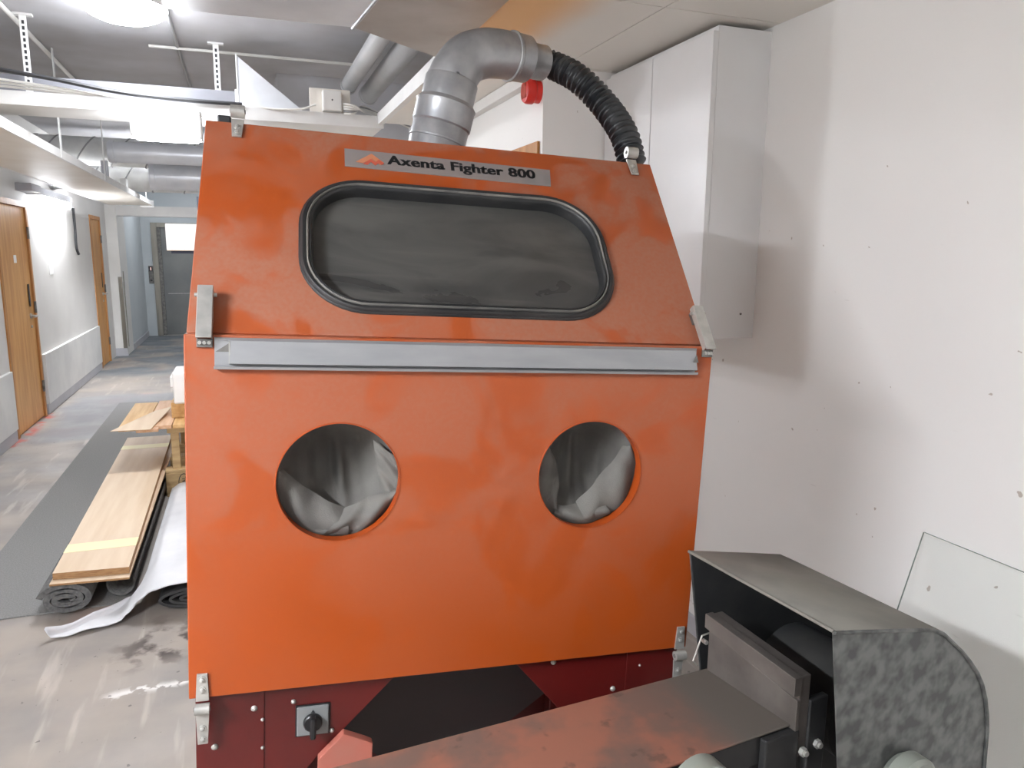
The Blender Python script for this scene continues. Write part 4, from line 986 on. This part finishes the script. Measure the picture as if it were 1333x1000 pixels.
# triangular sheet piece
ts = thing('triangular_sheet', 'triangular bright sheet metal transition on the cross tray', 'duct', at(0.2, 4.9, CTZ+0.02))
bm = BM(); prism(bm, [(-0.165, 0.0), (0.26, 0.0), (0.26, 0.03), (-0.165, 0.36)], Matrix(((1, 0, 0, 0), (0, 0, 1, 0), (0, 1, 0, 0), (0, 0, 0, 1))), 0.20)
obj('sheet_body', bm, M['sheet_bright'], ts)
bm = BM(); box(bm, -0.172, -0.165, -0.005, 0.205, 0, 0.37); obj('sheet_flange', bm, M['white_paint'], ts)
# junction box
jb = thing('junction_box', 'cream junction box sitting on the cross tray lip', 'junction box', at(0.555, 4.76, CTZ+0.062))
obj('back_plate', rbox(BM(), -0.125, 0.115, -0.006, 0.006, 0.0, 0.145, 0.004), M['cream'], jb)
jc = obj('cover_box', rbox(BM(), -0.055, 0.055, -0.075, -0.007, 0.01, 0.125, 0.006), M['white_board'], jb)
obj('cover_screw', cyl(BM(), (0, -0.075, 0.07), (0, -0.077, 0.07), 0.005, 10), M['steel_dark'], jc)
# cables on the tray
def cable(pts, r, m, label, nm='cable', group=None):
    tag(obj(nm, tube(BM(), catmull(pts, 8), r, 8), m, smooth=True), label, 'cable', group)
zt_ = CTZ+0.07
cable([(XL, 4.68, 2.50), (-1.35, 4.67, 2.54), (-0.95, 4.67, 2.51), (-0.6, 4.685, 2.465), (-0.3, 4.69, 2.449), (0.05, 4.70, 2.447)], 0.011, M['cable_dark'], 'thick dark cable sagging above the cross tray')
for k in range(3):
    cable([(XL, 4.69+0.016*k, 2.475-0.014*k), (-1.3, 4.675+0.014*k, 2.49-0.016*k), (-0.8, 4.70+0.015*k, 2.458-0.008*k), (-0.3, 4.735+0.015*k, 2.404+0.003*k), (0.1, 4.74+0.015*k, 2.405)], 0.0065, M['cable_white'], ('white cable on the cross tray lying right against the dark cable', 'middle white cable on the cross tray between two white cables', 'lowest white cable on the cross tray next to its flat grey duct')[k], group='white cables on the cross tray')
cable([(0.1, 4.715, zt_-0.005), (0.25, 4.70, zt_-0.01), (0.38, 4.69, zt_), (0.46, 4.685, zt_+0.03)], 0.006, M['cable_white'], 'white cable entering the junction box from the tray')
for k in range(5):
    cable([(0.62, 4.69, zt_+0.045-0.014*k), (0.68, 4.67+0.004*k, zt_+0.035-0.010*k), (0.76, 4.75+0.03*k, zt_+0.015+0.014*k), (0.9, 4.85+0.05*k, zt_+0.01+0.014*k), (1.1, 4.9+0.05*k, zt_)], 0.006, (M['cable_white'], M['cable_grey'])[k % 2 and k != 1], 'looped cable bundle strand beside the junction box', group='cable loops by the junction box')
# sheet-metal duct overhead with mitred bend
DZ = 2.372
cn = [onz(459, 36, DZ), onz(568, 78, DZ)]
xr_ = 0.800
pa = (-0.19, cn[0].y+0.02); pb_ = (cn[0].x, cn[0].y); pc = (xr_, cn[1].y)
od = thing('overhead_duct', 'large brown grey sheet metal duct bending under the ceiling', 'duct', at(0.4, 2.4, DZ))
fl = lambda p: (p[0]-0.4, p[1]-2.4)
YM = 2.02
bm = BM(); prism(bm, [fl(p) for p in (pb_, (pb_[0]+0.06, YM), (xr_, YM), pc)], I4, ZC-DZ-0.02)
obj('bend_section', bm, M['sheet_metal'], od, bevel=0.004)
bm = BM(); prism(bm, [fl(p) for p in (pa, (-0.19, YM+0.002), (pb_[0]+0.058, YM+0.002), (pb_[0]-0.002, pb_[1]))], I4, ZC-DZ-0.02); obj('branch_section', bm, M['sheet_bright'], od, bevel=0.004)
bm = BM(); prism(bm, [fl(p) for p in ((-0.02, YM-0.002), (-0.02, YB+0.4), (xr_, YB+0.4), (xr_, YM-0.002))], I4, ZC-DZ-0.02); obj('main_section', bm, M['sheet_metal'], od, bevel=0.004)
bm = BM(); tube(bm, [(*fl(pb_), -0.002), (*fl((pb_[0]+0.058, YM+0.002)), -0.002)], 0.006, 8); obj('seam', bm, M['galv_duct'], od)
# two grey pipes
for i, (x, z, lab) in enumerate(((0.70, 2.665, 'thinner grey plastic pipe under the ceiling beside the duct bend'), (0.845, 2.645, 'thicker grey plastic pipe under the ceiling beside the duct bend'))):
    t = thing('drain_pipe', lab, 'pipe', at(x, 4.4, z)); r = 0.048 if i == 0 else 0.058
    bm = BM(); cyl(bm, (0, -1.2 if i == 0 else -0.9, 0), (0, 0.62+0.15*i, 0), r, 28); obj('pipe_run', bm, M['pipe_grey'], t, smooth=True)
    bm = BM(); tube(bm, [(0, 0.62+0.15*i-0.03, 0), (0, 0.62+0.15*i+0.005, 0)], r+0.005, 28); obj('pipe_socket', bm, M['pipe_grey'], t, smooth=True)
# concrete beam beyond the tray and dark support post
struct('ceiling_beam', box(BM(), 0.30, XR2, 5.75, 6.05, 2.42, ZC), M['concrete_ceiling'])
# silver ducts across the corridor
def xduct(name, label, x0, x1, y, z, r, m, seams=0):
    t = thing(name, label, 'duct', at(x0, y, z))
    bm = BM(); cyl(bm, (0, 0, 0), (x1-x0, 0, 0), r, 36); obj('duct_body', bm, m, t, smooth=True)
    bm = BM(); tube(bm, [(0.01, 0, 0), (0.012, 0, 0), (0.05, 0, 0), (0.052, 0, 0)], [r, r+0.008, r+0.008, r], 36, cap=False); obj('duct_collar', bm, m, t, smooth=True)
    for k in range(seams):
        x = 0.12+k*(x1-x0-0.2)/max(1, seams); bm = BM(); n_ = 30
        tube(bm, [(x+0.10*math.cos(a), math.cos(a+0.4)*(-1)*0 + (r+0.001)*math.sin(a)*-1, (r+0.001)*math.cos(a)) for a in [2*math.pi*i/n_ for i in range(n_+1)]], 0.008, 6); obj('spiral_seam', bm, M['cable_grey'], t)
    return t
def ctr_(px, py0, py1, y): a, b = ony(px, py0, y), ony(px, py1, y); return (a+b)/2, abs(a.z-b.z)/2
c_, r_ = ctr_(141, 184, 211, 7.7); xduct('round_duct', 'upper silver round duct crossing the corridor', c_.x, XR2, 7.7, c_.z, r_, M['sheet_bright'])
c_, r_ = ctr_(195, 213, 247, 8.3); xduct('round_duct', 'lower bright silver duct crossing the corridor', c_.x, XR2, 8.3, c_.z, r_, M['sheet_bright'])
c_, r_ = ctr_(30, 173, 206, 9.0); xduct('insulated_duct', 'pale seamed insulated duct crossing above the left tray', XL, XR2, 8.95, c_.z-0.03, r_+0.02, M['duct_white'], 9)
c_, r_ = ctr_(30, 208, 250, 9.5); xduct('insulated_duct', 'lower pale insulated duct behind the silver ducts', XL, XR2, 9.45, 2.425, 0.158, M['duct_white'], 9)
# ceiling conduits
def conduit(a, b, r, m, label):
    tag(obj('ceiling_conduit', cyl(BM(), a, b, r, 10), m, smooth=True), label, 'conduit')
conduit((-1.08, 4.2, ZC-0.02), (-1.08, 7.1, ZC-0.02), 0.013, M['cable_white'], 'thin white conduit on the ceiling near the left hanger')
conduit((-0.46, 5.22, ZC-0.02), (0.80, 5.22, ZC-0.02), 0.009, M['cable_white'], 'thin white conduit crossing the ceiling above the cross tray')
conduit((-0.30, 4.45, ZC-0.012), (-0.30, 6.6, ZC-0.012), 0.010, M['cable_grey'], 'thin grey conduit running from the round ceiling lamp')
